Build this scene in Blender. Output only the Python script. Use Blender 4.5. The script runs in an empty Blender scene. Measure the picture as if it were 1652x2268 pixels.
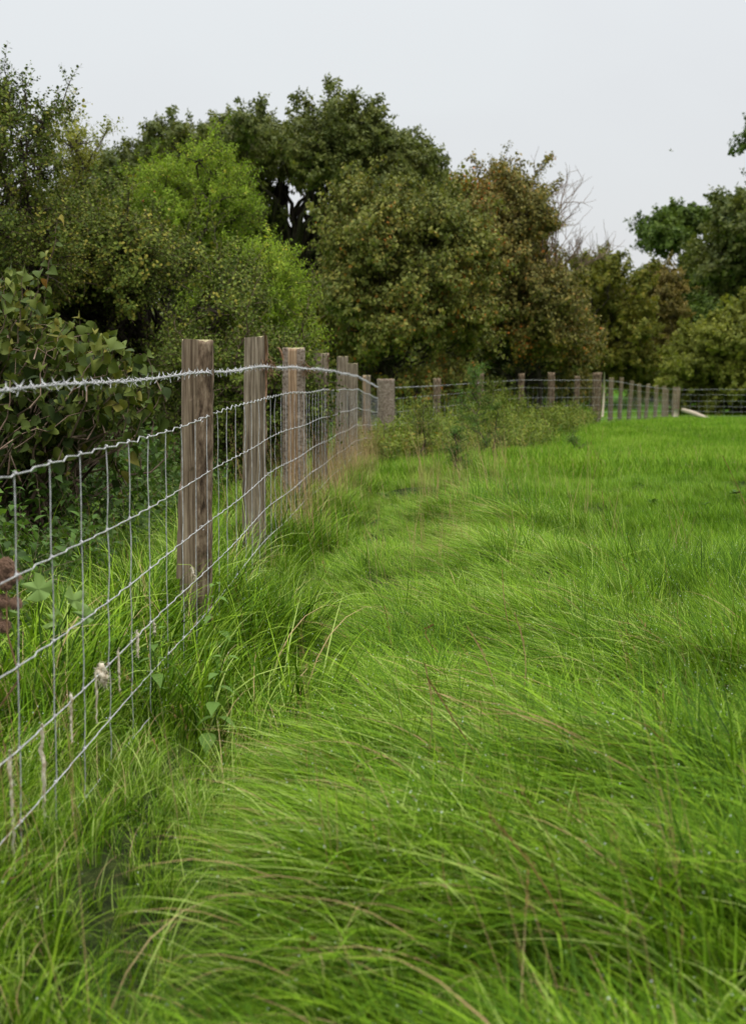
import bpy, math, random
import numpy as np
from mathutils import Vector
R = math.radians
SC = bpy.context.scene
COL = SC.collection
random.seed(7)
rng = np.random.default_rng(11)

# ------------------------------------------------------------------ camera, sky, sun
CAM_H = 1.05
FPX = 3450.0            # focal length in pixels of a 1652 x 2268 picture
PITCH = math.atan(294 / FPX)
cam = bpy.data.cameras.new('camera'); co = bpy.data.objects.new('camera', cam); COL.objects.link(co)
cam.sensor_fit = 'HORIZONTAL'; cam.sensor_width = 24.0; cam.lens = 24.0 * FPX / 1652
co.location = (0, 0, CAM_H); co.rotation_euler = (math.pi / 2 - PITCH, 0, 0)
cam.clip_start = 0.05; cam.clip_end = 3000
cam.dof.use_dof = True; cam.dof.focus_distance = 6.6; cam.dof.aperture_fstop = 5.0
SC.camera = co

SUN_EL, SUN_AZ = 74, 150         # soft bright patch of the cloud, behind the right shoulder
w = bpy.data.worlds.new('World'); SC.world = w; w.use_nodes = True
nt = w.node_tree; N = nt.nodes; L = nt.links; N.clear()
out = N.new('ShaderNodeOutputWorld')
sky = N.new('ShaderNodeTexSky'); sky.sky_type = 'NISHITA'; sky.sun_disc = False
sky.sun_elevation = R(SUN_EL); sky.sun_rotation = R(SUN_AZ); sky.dust_density = 3.0
bg1 = N.new('ShaderNodeBackground'); bg1.inputs[1].default_value = 0.015
L.new(sky.outputs[0], bg1.inputs[0])
tc = N.new('ShaderNodeTexCoord'); sx = N.new('ShaderNodeSeparateXYZ'); L.new(tc.outputs['Generated'], sx.inputs[0])
mx = N.new('ShaderNodeMath'); mx.operation = 'MAXIMUM'; L.new(sx.outputs[2], mx.inputs[0]); mx.inputs[1].default_value = 0
sq = N.new('ShaderNodeMath'); sq.operation = 'POWER'; L.new(mx.outputs[0], sq.inputs[0]); sq.inputs[1].default_value = 3.0
ma = N.new('ShaderNodeMath'); ma.operation = 'MULTIPLY_ADD'; L.new(sq.outputs[0], ma.inputs[0])
ma.inputs[1].default_value = 2.3; ma.inputs[2].default_value = 0.59      # overcast: brighter towards the zenith
mp = N.new('ShaderNodeMapping'); mp.inputs['Scale'].default_value = (1.0, 1.0, 2.2); L.new(tc.outputs['Generated'], mp.inputs[0])
ns = N.new('ShaderNodeTexNoise'); ns.inputs['Scale'].default_value = 1.7; ns.inputs['Detail'].default_value = 4
ns.inputs['Roughness'].default_value = .5; L.new(mp.outputs[0], ns.inputs['Vector'])
cr = N.new('ShaderNodeValToRGB'); L.new(ns.outputs[0], cr.inputs[0])
cr.color_ramp.elements[0].position = .36; cr.color_ramp.elements[0].color = (.915, .91, .93, 1)
cr.color_ramp.elements[1].position = .64; cr.color_ramp.elements[1].color = (.99, 1.015, 1.02, 1)
bg2 = N.new('ShaderNodeBackground'); L.new(cr.outputs[0], bg2.inputs[0]); L.new(ma.outputs[0], bg2.inputs[1])
ad = N.new('ShaderNodeAddShader'); L.new(bg1.outputs[0], ad.inputs[0]); L.new(bg2.outputs[0], ad.inputs[1])
L.new(ad.outputs[0], out.inputs[0])
sl = bpy.data.lights.new('sun', 'SUN'); sl.energy = 1.5; sl.angle = R(35); sl.color = (1, .96, .9)
so = bpy.data.objects.new('sun', sl); COL.objects.link(so)
so.rotation_euler = (R(90 - SUN_EL), 0, R(180 - SUN_AZ) )
SC.view_settings.view_transform = 'Standard'; SC.view_settings.look = 'None'
SC.view_settings.exposure = 0.3; SC.view_settings.gamma = 1.0
SC.render.engine = 'CYCLES'
SC.cycles.max_bounces = 6; SC.cycles.diffuse_bounces = 3; SC.cycles.glossy_bounces = 2
SC.cycles.transmission_bounces = 3; SC.cycles.use_denoising = True; SC.cycles.denoiser = 'OPENIMAGEDENOISE'
SC.cycles.caustics_reflective = False; SC.cycles.caustics_refractive = False

# ------------------------------------------------------------------ helpers
cp, sp = math.cos(PITCH), math.sin(PITCH)
def P(x, y, Y):
    """world point seen at (x, y) of the 1652-wide picture at distance Y ahead"""
    a = (x - 826) / FPX; b = (1134 - y) / FPX
    dy = cp + b * sp; dz = -sp + b * cp
    t = Y / dy
    return np.array([a * t, Y, CAM_H + dz * t])
def hz(y, s): return CAM_H + (840 - y) / s
def interp(x, st, k): return np.interp(x, [s[0] for s in st], [s[k] for s in st])

def _h(ix, iy, seed):
    n = (ix.astype(np.int64) * 374761393 + iy.astype(np.int64) * 668265263 + seed * 974711) & 0x7fffffff
    n = ((n ^ (n >> 13)) * 1274126177) & 0x7fffffff
    return ((n ^ (n >> 16)) & 0xffff) / 65535.0
def vn(x, y, seed=0):
    x = np.asarray(x, float); y = np.asarray(y, float)
    ix = np.floor(x); iy = np.floor(y); fx = x - ix; fy = y - iy
    fx = fx * fx * (3 - 2 * fx); fy = fy * fy * (3 - 2 * fy)
    a = _h(ix, iy, seed); b = _h(ix + 1, iy, seed); c = _h(ix, iy + 1, seed); d = _h(ix + 1, iy + 1, seed)
    return (a + (b - a) * fx) * (1 - fy) + (c + (d - c) * fx) * fy - .5
def smooth(a, b, x):
    t = np.clip((x - a) / (b - a), 0, 1); return t * t * (3 - 2 * t)

# fence stations along the near run: Y, X of the wires, height of top net wire, height of barbed strand
ST = [(-4.0, -1.14, .80, .985), (3.26, -.781, .837, 1.026), (5.75, -.66, .895, 1.07), (8.33, -.565, .958, 1.118),
      (10.8, -.47, .962, 1.127), (13.3, -.377, .959, 1.127), (18.3, -.185, .934, 1.087), (24.8, .09, .743, .92)]
GAPS = [.222, .196, .178, .161, .135]
GST = [(-10, -.15), (-4, -.13), (3.26, -.09), (5.75, -.035), (8.33, .03), (13.3, .03), (18.3, 0.0), (25, -.18), (29, -.17),
       (34, -.06), (38, -.08), (47, -.25), (56, -.42), (60, -.40), (80, .5), (110, .7), (200, .8), (900, 0)]
def fenceX(Y): return np.interp(Y, [s[0] for s in ST], [s[1] for s in ST])
def G(X, Y):
    X = np.asarray(X, float); Y = np.asarray(Y, float)
    g = np.interp(Y, [a for a, b in GST], [b for a, b in GST])
    near = smooth(30, 8, Y)
    g = g + near * (.10 * vn(X * .9 + 3, Y * .9, 1) + .16 * vn(X * 1.9, Y * 2.2 + 7, 2) + .05 * vn(X * 4.5, Y * 4.5, 4))
    d = X - fenceX(np.minimum(Y, 24.8))
    g = g - near * .12 * np.exp(-((d - .34) / .17) ** 2)
    g = g + .10 * smooth(.6, 1.6, d) * near - .05 * np.exp(-((d - .8) / .32) ** 2) * near * smooth(5, 7, Y)
    return g

class MB:
    def __init__(s): s.v = []; s.f = []; s.m = []; s.c = []; s.n = 0
    def add(s, verts, faces, mat=0, col=(0.5, 0.5, 0.5)):
        verts = np.asarray(verts, float); s.v.append(verts)
        s.f += [tuple(int(i) + s.n for i in f) for f in faces]; s.m += [mat] * len(faces)
        c = np.asarray(col, float)
        if c.ndim == 1: c = np.tile(c, (len(verts), 1))
        s.c.append(c); s.n += len(verts)
    def mesh(s, name, mats):
        me = bpy.data.meshes.new(name)
        me.from_pydata(np.concatenate(s.v).tolist(), [], s.f)
        for m in mats: me.materials.append(m)
        me.polygons.foreach_set('material_index', s.m)
        me.polygons.foreach_set('use_smooth', [True] * len(s.f))
        c = np.concatenate(s.c); c = np.hstack([c, np.ones((len(c), 1))]).astype(np.float32)
        at = me.color_attributes.new('bc', 'FLOAT_COLOR', 'POINT'); at.data.foreach_set('color', c.ravel())
        me.update(); return me
    def build(s, name, mats, parent=None, link=True, loc=None):
        if not isinstance(mats, (list, tuple)): mats = [mats]
        if loc is not None: s.v = [a - np.asarray(loc) for a in s.v]
        o = bpy.data.objects.new(name, s.mesh(name, mats))
        if loc is not None: o.location = loc
        if link: COL.objects.link(o)
        if parent: o.parent = parent
        return o
def tag(o, label=None, cat=None, group=None, kind=None):
    if label: o['label'] = label
    if cat: o['category'] = cat
    if group: o['group'] = group
    if kind: o['kind'] = kind
    return o
def empty(name, loc, label, cat, group=None):
    o = bpy.data.objects.new(name, None); COL.objects.link(o); o.location = loc
    o.empty_display_size = .1
    return tag(o, label, cat, group)
def under(o, parent):
    """parent a world-space object under a thing's empty without moving it"""
    o.parent = parent
    o.location = Vector(o.location) - Vector(parent.location)
    return o
def tube(mb, pts, rad, sides=5, mat=0, col=(.5, .5, .5), cap=True):
    pts = np.asarray(pts, float); n = len(pts)
    rad = np.full(n, rad) if np.isscalar(rad) else np.asarray(rad, float)
    t = np.gradient(pts, axis=0); t /= np.linalg.norm(t, axis=1)[:, None] + 1e-12
    avg = t.mean(0); ref = np.array([0, 0, 1.]) if abs(avg[2]) < .8 * np.linalg.norm(avg) + 1e-9 else np.array([1., 0, 0])
    a = np.cross(t, ref); a /= np.linalg.norm(a, axis=1)[:, None] + 1e-9
    b = np.cross(t, a)
    ang = np.linspace(0, 2 * math.pi, sides, endpoint=False)
    v = pts[:, None, :] + rad[:, None, None] * (np.cos(ang)[None, :, None] * a[:, None, :] + np.sin(ang)[None, :, None] * b[:, None, :])
    f = []
    for i in range(n - 1):
        for j in range(sides):
            k = (j + 1) % sides
            f.append((i * sides + j, i * sides + k, (i + 1) * sides + k, (i + 1) * sides + j))
    if cap:
        f.append(tuple(range(sides))); f.append(tuple((n - 1) * sides + j for j in reversed(range(sides))))
    mb.add(v.reshape(-1, 3), f, mat, col)

# ------------------------------------------------------------------ materials
def mat(name):
    m = bpy.data.materials.new(name); m.use_nodes = True; n = m.node_tree.nodes; l = m.node_tree.links
    return m, n, l, n['Principled BSDF'], n['Material Output']
def ramp(n, l, src, stops):
    r = n.new('ShaderNodeValToRGB'); l.new(src, r.inputs[0]); e = r.color_ramp.elements
    while len(e) < len(stops): e.new(.5)
    for k, (p, c) in enumerate(stops): e[k].position = p; e[k].color = (*c, 1)
    return r
def noise(n, l, scale, detail=4, vec=None, rough=.55):
    t = n.new('ShaderNodeTexNoise'); t.inputs['Scale'].default_value = scale; t.inputs['Detail'].default_value = detail
    t.inputs['Roughness'].default_value = rough
    if vec is not None: l.new(vec, t.inputs['Vector'])
    return t
def mixc(n, l, fac, a, b, mode='MIX'):
    m = n.new('ShaderNodeMix'); m.data_type = 'RGBA'; m.blend_type = mode
    if isinstance(fac, (int, float)): m.inputs[0].default_value = fac
    else: l.new(fac, m.inputs[0])
    for s, v in ((6, a), (7, b)):
        if isinstance(v, tuple): m.inputs[s].default_value = (*v, 1)
        else: l.new(v, m.inputs[s])
    return m.outputs[2]
def math_(n, l, op, a, b):
    m = n.new('ShaderNodeMath'); m.operation = op
    for s, v in ((0, a), (1, b)):
        if isinstance(v, (int, float)): m.inputs[s].default_value = v
        else: l.new(v, m.inputs[s])
    return m.outputs[0]

def foliage(name, stops, tintscale=1.0, rw=.45, sat=0, rough=.6, spec=.14, transl=.2, patch=.6, vein=0.0, tip=None):
    """leaf material: random colour per leaf (bc.r) shifted per spray (tint) and by slow patches"""
    m, n, l, bs, out = mat(name)
    at = n.new('ShaderNodeAttribute'); at.attribute_name = 'bc'; s = n.new('ShaderNodeSeparateColor'); l.new(at.outputs['Color'], s.inputs[0])
    ti = n.new('ShaderNodeAttribute'); ti.attribute_type = 'INSTANCER'; ti.attribute_name = 'tint'
    g = n.new('ShaderNodeNewGeometry')
    nz = noise(n, l, patch, 3, g.outputs['Position'])
    a = math_(n, l, 'MULTIPLY', s.outputs[0], rw)
    b = math_(n, l, 'MULTIPLY', ti.outputs['Fac'], .28 * tintscale)
    c = math_(n, l, 'MULTIPLY_ADD', nz.outputs[0], .8); c.node.inputs[2].default_value = -.33
    f = math_(n, l, 'ADD', math_(n, l, 'ADD', a, b), c)
    r = ramp(n, l, f, stops)
    colr = r.outputs[0]
    if tip: colr = mixc(n, l, s.outputs[1], colr, tip)
    l.new(colr, bs.inputs['Base Color'])
    bs.inputs['Roughness'].default_value = rough; bs.inputs['Specular IOR Level'].default_value = spec
    tr = n.new('ShaderNodeBsdfTranslucent')
    l.new(mixc(n, l, 1.0, colr, (1.25, 1.3, .6), 'MULTIPLY'), tr.inputs[0])
    ms = n.new('ShaderNodeMixShader'); ms.inputs[0].default_value = transl
    l.new(bs.outputs[0], ms.inputs[1]); l.new(tr.outputs[0], ms.inputs[2]); l.new(ms.outputs[0], out.inputs[0])
    return m

M = {}
M['grass'] = foliage('grass_blades', [(.08, (.019, .050, .003)), (.40, (.066, .148, .005)), (.66, (.142, .260, .010)), (.88, (.22, .345, .022)), (1, (.31, .40, .10))], rough=.58, spec=.07, transl=.15, patch=.9, rw=.85)
M['grassfar'] = foliage('field_grass_blades', [(.12, (.044, .105, .006)), (.46, (.108, .220, .013)), (.8, (.19, .33, .022)), (1, (.31, .41, .07))], rough=.6, spec=.08, transl=.25, patch=.5, rw=.7)
M['straw'] = foliage('dry_stalk', [(.1, (.22, .14, .06)), (.5, (.36, .26, .12)), (.9, (.50, .40, .22))], rough=.6, transl=.1)
M['redstraw'] = foliage('seed_head', [(.1, (.14, .075, .03)), (.5, (.23, .13, .055)), (.9, (.34, .21, .10))], rough=.7, transl=.1)
M['hazel'] = foliage('hazel_leaf', [(.08, (.026, .042, .011)), (.40, (.066, .096, .018)), (.72, (.125, .155, .030)), (.93, (.22, .19, .04)), (1, (.32, .12, .03))], rough=.6, spec=.10, transl=.15, rw=.75)
M['hazelbrown'] = foliage('hazel_leaf_turning', [(.10, (.066, .085, .020)), (.42, (.125, .145, .030)), (.70, (.195, .20, .040)), (.92, (.25, .19, .038)), (1, (.46, .17, .03))], rough=.6, transl=.2, patch=.5, rw=.65)
M['hazelrust'] = foliage('hazel_leaf_rusting', [(.10, (.070, .075, .020)), (.42, (.13, .125, .030)), (.70, (.20, .17, .040)), (.92, (.26, .155, .036)), (1, (.46, .15, .03))], rough=.6, transl=.2, patch=.5, rw=.65)
M['haw'] = foliage('hawthorn_leaf', [(.10, (.026, .044, .008)), (.5, (.074, .106, .016)), (.85, (.145, .18, .026)), (1, (.26, .23, .04))], rough=.65, spec=.08, transl=.15, rw=.65)
M['bright'] = foliage('fresh_green_leaf', [(.10, (.086, .145, .014)), (.5, (.170, .255, .022)), (.85, (.26, .35, .034)), (1, (.40, .38, .05))], rough=.6, spec=.08, transl=.3, rw=.65)
M['oak'] = foliage('oak_leaf', [(.10, (0.052, 0.074, 0.018)), (.5, (0.108, 0.128, 0.029)), (.85, (0.175, 0.184, 0.039)), (1, (0.263, 0.208, 0.039))], rough=.5, transl=.22, patch=.3)
M['oakgreen'] = foliage('oak_leaf_green', [(.10, (.040, .070, .014)), (.5, (.082, .125, .022)), (.85, (.13, .175, .03)), (1, (.19, .19, .035))], rough=.6, spec=.08, transl=.18, patch=.15)
M['olive'] = foliage('olive_leaf', [(.10, (0.105, 0.128, 0.021)), (.5, (0.193, 0.208, 0.031)), (.85, (0.298, 0.288, 0.047)), (1, (0.420, 0.288, 0.052))], rough=.55, transl=.3, patch=.3)
M['rust'] = foliage('rusty_leaf', [(.10, (.09, .085, .02)), (.5, (.165, .13, .032)), (.85, (.22, .15, .038)), (1, (.33, .14, .03))], rough=.6, transl=.25, patch=.3)
M['orange'] = foliage('orange_green_leaf', [(.10, (.08, .10, .016)), (.5, (.16, .165, .025)), (.85, (.24, .19, .028)), (1, (.42, .19, .03))], rough=.6, transl=.3, patch=.3)
M['herb'] = foliage('herb_leaf', [(.10, (.060, .092, .012)), (.5, (.125, .170, .024)), (.85, (.20, .235, .036)), (1, (.29, .20, .05))], rough=.6, spec=.08, transl=.25, patch=1.2, rw=.65)
M['nettle'] = foliage('nettle_leaf', [(.10, (.040, .088, .014)), (.5, (.080, .155, .024)), (.85, (.13, .22, .036)), (1, (.2, .24, .05))], rough=.55, transl=.3, patch=1.2)
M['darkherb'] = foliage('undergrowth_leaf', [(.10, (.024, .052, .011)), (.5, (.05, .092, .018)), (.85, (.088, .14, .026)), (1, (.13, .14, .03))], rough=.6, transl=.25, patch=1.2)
M['butterbur'] = foliage('big_leaf', [(.1, (.13, .21, .05)), (.6, (.18, .27, .07)), (1, (.23, .31, .09))], rough=.6, transl=.2, patch=6)

M['freshnettle'] = foliage('fresh_nettle_leaf', [(.1, (.09, .17, .03)), (.6, (.13, .23, .04)), (1, (.18, .29, .06))], rough=.6, transl=.2, patch=6)
def woodmat(name, cols, grain=(70, 70, 2.2), bump=.5, extra=None, blotch=.5):
    m, n, l, bs, out = mat(name)
    tc = n.new('ShaderNodeTexCoord'); mp = n.new('ShaderNodeMapping'); mp.inputs['Scale'].default_value = grain
    l.new(tc.outputs['Object'], mp.inputs[0])
    nz = noise(n, l, 1.0, 6, mp.outputs[0], .65)
    r = ramp(n, l, nz.outputs[0], cols)
    n2 = noise(n, l, 9, 4, tc.outputs['Object'])
    r2 = ramp(n, l, n2.outputs[0], [(.3, (.55, .5, .48)), (.62, (1.1, 1.1, 1.1))])
    c = mixc(n, l, blotch, r.outputs[0], r2.outputs[0], 'MULTIPLY')
    l.new(c, bs.inputs['Base Color']); bs.inputs['Roughness'].default_value = .85; bs.inputs['Specular IOR Level'].default_value = .15
    b = n.new('ShaderNodeBump'); b.inputs['Strength'].default_value = bump; b.inputs['Distance'].default_value = .006
    l.new(nz.outputs[0], b.inputs['Height']); l.new(b.outputs[0], bs.inputs['Normal'])
    return m
M['wood'] = woodmat('weathered_wood', [(.34, (.060, .046, .031)), (.45, (.155, .124, .086)), (.55, (.25, .205, .146)), (.68, (.36, .31, .23))])
M['woodbrown'] = woodmat('brown_wood', [(.34, (.05, .035, .022)), (.45, (.13, .095, .062)), (.55, (.21, .16, .108)), (.68, (.31, .25, .175))])
M['woodfresh'] = woodmat('fresh_split_wood', [(.34, (.14, .09, .05)), (.48, (.30, .20, .12)), (.62, (.42, .31, .20))], blotch=.5)
M['endgrain'] = woodmat('sawn_end', [(.30, (.16, .13, .07)), (.5, (.30, .27, .15)), (.7, (.42, .36, .22))], grain=(50, 50, 50))
M['bark'] = woodmat('rough_bark', [(.34, (.035, .023, .014)), (.44, (.105, .073, .047)), (.54, (.18, .13, .086)), (.66, (.30, .235, .165))], grain=(45, 45, 14), bump=1.0)
M['barkgrey'] = woodmat('grey_bark', [(.32, (.05, .035, .024)), (.42, (.15, .115, .085)), (.56, (.25, .205, .16)), (.7, (.36, .31, .25))], grain=(30, 30, 55), bump=.7)
M['fibre'] = woodmat('bark_fibre', [(.3, (.07, .035, .02)), (.5, (.19, .11, .06)), (.7, (.34, .22, .13))], grain=(90, 90, 20))
M['treebark'] = woodmat('tree_bark', [(.3, (.02, .016, .012)), (.5, (.055, .043, .033)), (.7, (.11, .09, .07))], grain=(20, 20, 5))
M['twig'] = woodmat('pale_twig', [(.3, (.09, .06, .04)), (.5, (.17, .12, .085)), (.7, (.26, .2, .14))], grain=(20, 20, 5))
M['limewood'] = woodmat('peeled_pole', [(.3, (.25, .21, .15)), (.5, (.40, .34, .25)), (.7, (.52, .46, .36))], blotch=.3)

m, n, l, bs, out = mat('galvanised_wire'); M['wire'] = m
tcx = n.new('ShaderNodeTexCoord'); nz = noise(n, l, 60, 3, tcx.outputs['Object'])
rr = ramp(n, l, nz.outputs[0], [(.3, (.26, .255, .25)), (.55, (.46, .46, .46)), (.8, (.62, .63, .64))])
l.new(rr.outputs[0], bs.inputs['Base Color']); bs.inputs['Metallic'].default_value = .25; bs.inputs['Roughness'].default_value = .42
m, n, l, bs, out = mat('sheep_wool'); M['wool'] = m
tcx = n.new('ShaderNodeTexCoord'); nz = noise(n, l, 90, 4, tcx.outputs['Object'])
rr = ramp(n, l, nz.outputs[0], [(.3, (.30, .23, .15)), (.5, (.55, .48, .36)), (.7, (.74, .69, .58))])
l.new(rr.outputs[0], bs.inputs['Base Color']); bs.inputs['Roughness'].default_value = .95; bs.inputs['Specular IOR Level'].default_value = .1
m, n, l, bs, out = mat('dew'); M['dew'] = m
bs.inputs['Base Color'].default_value = (.75, .8, .8, 1); bs.inputs['Roughness'].default_value = .05; bs.inputs['Specular IOR Level'].default_value = 1.0
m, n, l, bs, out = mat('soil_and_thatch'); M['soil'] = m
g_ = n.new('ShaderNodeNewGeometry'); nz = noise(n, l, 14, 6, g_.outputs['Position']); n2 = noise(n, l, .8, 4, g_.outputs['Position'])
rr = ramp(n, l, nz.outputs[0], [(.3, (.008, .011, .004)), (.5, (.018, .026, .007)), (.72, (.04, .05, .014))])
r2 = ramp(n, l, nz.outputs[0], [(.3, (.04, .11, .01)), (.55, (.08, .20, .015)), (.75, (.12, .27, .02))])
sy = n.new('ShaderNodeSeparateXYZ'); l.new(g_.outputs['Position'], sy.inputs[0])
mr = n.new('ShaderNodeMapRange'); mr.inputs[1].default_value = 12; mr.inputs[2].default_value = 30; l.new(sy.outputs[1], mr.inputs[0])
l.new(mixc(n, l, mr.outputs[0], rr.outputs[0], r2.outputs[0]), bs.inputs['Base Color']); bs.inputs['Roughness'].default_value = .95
bs.inputs['Specular IOR Level'].default_value = .05
m, n, l, bs, out = mat('thistle_down'); M['thistle'] = m
bs.inputs['Base Color'].default_value = (.21, .125, .08, 1); bs.inputs['Roughness'].default_value = .9
m, n, l, bs, out = mat('bird_feather'); M['bird'] = m
bs.inputs['Base Color'].default_value = (.55, .54, .52, 1); bs.inputs['Roughness'].default_value = .9
m, n, l, bs, out = mat('red_berry'); M['berry'] = m
bs.inputs['Base Color'].default_value = (.35, .025, .01, 1); bs.inputs['Roughness'].default_value = .4

# ------------------------------------------------------------------ ground
ys = np.concatenate([np.arange(-8, 14, .12), 14 * 1.028 ** np.arange(0, 160)]); ys = ys[ys < 900]
us = np.linspace(-1, 1, 141); us = np.sign(us) * np.abs(us) ** 1.3
gx = np.outer(3.5 + np.maximum(ys, 0) * 1.0, us); gy = np.repeat(ys[:, None], len(us), 1)
gz = G(gx, gy)
nv = len(us); idx = np.arange(len(ys) * nv).reshape(len(ys), nv)
fq = np.stack([idx[:-1, :-1], idx[:-1, 1:], idx[1:, 1:], idx[1:, :-1]], -1).reshape(-1, 4)
mb = MB(); mb.add(np.stack([gx, gy, gz], -1).reshape(-1, 3), fq.tolist())
tag(mb.build('ground', M['soil']), 'gently rolling meadow ground under the grass', kind='structure')

# ------------------------------------------------------------------ scatter by geometry nodes
def scatter(name, kits, pos, rot, scl, idx, tint, parent=None, mats=None):
    me = bpy.data.meshes.new(name); pos = np.asarray(pos, np.float32)
    me.vertices.add(len(pos)); me.vertices.foreach_set('co', pos.ravel())
    for nm, ty, dt, key in (('rot', 'FLOAT_VECTOR', rot, 'vector'), ('scl', 'FLOAT_VECTOR', scl, 'vector'), ('idx', 'INT', idx, 'value'), ('tint', 'FLOAT', tint, 'value')):
        a = me.attributes.new(nm, ty, 'POINT')
        a.data.foreach_set(key, np.ascontiguousarray(np.asarray(dt, np.int32 if ty == 'INT' else np.float32)).ravel())
    for k in {m_ for kk in kits for m_ in kk.data.materials}: me.materials.append(k)
    me.update()
    o = bpy.data.objects.new(name, me); COL.objects.link(o)
    if parent: o.parent = parent; o.matrix_parent_inverse.identity(); o.location = -Vector(parent.location)
    ng = bpy.data.node_groups.new(name + '_nodes', 'GeometryNodeTree')
    ng.interface.new_socket('Geometry', in_out='INPUT', socket_type='NodeSocketGeometry')
    ng.interface.new_socket('Geometry', in_out='OUTPUT', socket_type='NodeSocketGeometry')
    n = ng.nodes; l = ng.links
    gi = n.new('NodeGroupInput'); go = n.new('NodeGroupOutput'); jg = n.new('GeometryNodeJoinGeometry')
    def named(nm, ty):
        a = n.new('GeometryNodeInputNamedAttribute'); a.data_type = ty; a.inputs[0].default_value = nm; return a.outputs[0]
    ar = named('rot', 'FLOAT_VECTOR'); as_ = named('scl', 'FLOAT_VECTOR'); ai = named('idx', 'INT')
    for k, kit in enumerate(kits):
        oi = n.new('GeometryNodeObjectInfo'); oi.inputs['Object'].default_value = kit; oi.inputs['As Instance'].default_value = False
        cmp = n.new('FunctionNodeCompare'); cmp.data_type = 'INT'; cmp.operation = 'EQUAL'
        ins = [s_ for s_ in cmp.inputs if s_.type == 'INT']; l.new(ai, ins[0]); ins[1].default_value = k
        ip = n.new('GeometryNodeInstanceOnPoints'); l.new(gi.outputs[0], ip.inputs['Points']); l.new(cmp.outputs[0], ip.inputs['Selection'])
        l.new(oi.outputs['Geometry'], ip.inputs['Instance']); l.new(ar, ip.inputs['Rotation']); l.new(as_, ip.inputs['Scale'])
        l.new(ip.outputs[0], jg.inputs[0])
    l.new(jg.outputs[0], go.inputs[0])
    md = o.modifiers.new('scatter', 'NODES'); md.node_group = ng
    return o
def eul(dirs, spin):
    """euler angles turning +Z to each direction, after a spin about +Z"""
    d = dirs / (np.linalg.norm(dirs, axis=1)[:, None] + 1e-9)
    th = np.arccos(np.clip(d[:, 2], -1, 1)); az = np.arctan2(d[:, 1], d[:, 0])
    ca, sa, ct, st, cs, ss = np.cos(az), np.sin(az), np.cos(th), np.sin(th), np.cos(spin), np.sin(spin)
    R00 = ca * ct * cs - sa * ss; R10 = sa * ct * cs + ca * ss; R20 = -st * cs
    R21 = st * ss; R22 = ct
    return np.stack([np.arctan2(R21, R22), -np.arcsin(np.clip(R20, -1, 1)), np.arctan2(R10, R00)], 1)

# ------------------------------------------------------------------ grass kits
def blade(mb, base, az, th0, th1, L_, wd, n=5, mat_=0, r=.5, twist=0., p=1.0, tipw=0.05):
    pts = [np.array(base, float)]; ca, sa = math.cos(az), math.sin(az); tt = 0
    for i in range(n):
        t = (i + .5) / n; th = th0 + (th1 - th0) * t ** p; azz = az + twist * t
        pts.append(pts[-1] + L_ / n * np.array([math.sin(th) * math.cos(azz), math.sin(th) * math.sin(azz), math.cos(th)]))
    side = np.array([-sa, ca, 0.0]); roll = random.uniform(-.7, .7)
    v = []; c = []
    for i, q in enumerate(pts):
        t = i / n; ww = wd * (1 - .6 * abs(t - .35) - .3 * t) * (1 - t ** 3 * (1 - tipw)) * .5
        sd = side * math.cos(roll) + np.array([0, 0, 1.]) * math.sin(roll)
        if i == n: v.append(q); c.append((r, t, 0))
        else: v += [q - sd * ww, q + sd * ww]; c += [(r, t, 0)] * 2
    f = [(2 * i, 2 * i + 1, 2 * i + 3, 2 * i + 2) for i in range(n - 1)] + [(2 * n - 2, 2 * n - 1, 2 * n)]
    mb.add(np.array(v), f, mat_, np.array(c)); return pts
OCT = np.array([(1, 0, 0), (-1, 0, 0), (0, 1, 0), (0, -1, 0), (0, 0, 1), (0, 0, -1)], float)
OCF = [(0, 2, 4), (2, 1, 4), (1, 3, 4), (3, 0, 4), (2, 0, 5), (1, 2, 5), (3, 1, 5), (0, 3, 5)]
def kit(name, mb, mats):
    return mb.build(name, mats, link=False)
def tuft(name, nb, rad, Lr, wr, t0, t1, spread, seg=5, dew=3, straw=.02, mt='grass', zlift=0., up=.0):
    mb = MB()
    for i in range(nb):
        a = random.uniform(0, 6.283); rr_ = rad * math.sqrt(random.random())
        b = (rr_ * math.cos(a), rr_ * math.sin(a), random.uniform(-.02, zlift))
        az = random.gauss(0, spread) if random.random() < .76 else random.uniform(-2.4, 2.4)
        L_ = random.uniform(*Lr) * (1 if random.random() > .25 else .65); wd = random.uniform(*wr)
        th0 = R(random.uniform(*t0)); th1 = R(random.uniform(*t1))
        if random.random() < up: th0 *= .3; th1 *= .45; L_ *= .75
        isst = random.random() < straw
        pts = blade(mb, b, az, th0, th1, L_, wd * (.7 if isst else 1), seg, 1 if isst else 0, random.random(), random.gauss(0, .35), random.uniform(.8, 1.8))
        if random.random() < dew / nb:
            q = pts[random.randint(seg // 2, seg)]; mb.add(OCT * random.uniform(.0009, .0014) + q + (0, 0, .001), OCF, 2)
    return kit(name, mb, [M[mt], M['straw'], M['dew']])
KU = [tuft('tuft_upright', 30, .055, (.13, .28), (.0032, .0062), (2, 22), (25, 85), 1.0, dew=5) for _ in range(4)]
KM = [tuft('tuft_leaning', 32, .06, (.19, .34), (.0030, .0060), (15, 42), (38, 86), .5, 6, dew=5, zlift=.02, up=.08) for _ in range(4)]
KF = [tuft('tuft_lodged', 36, .07, (.24, .44), (.0030, .0056), (38, 70), (82, 106), .42, 6, dew=5, zlift=.045, up=.05) for _ in range(5)]
KB = [tuft('tuft_broad', 26, .06, (.26, .52), (.005, .009), (4, 26), (50, 135), 1.4, 7, dew=3) for _ in range(4)]
KS = [tuft('tuft_short', 70, .12, (.06, .15), (.003, .005), (2, 30), (25, 80), 1.6, 3, dew=4, mt='grassfar', straw=.01) for _ in range(4)]
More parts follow.
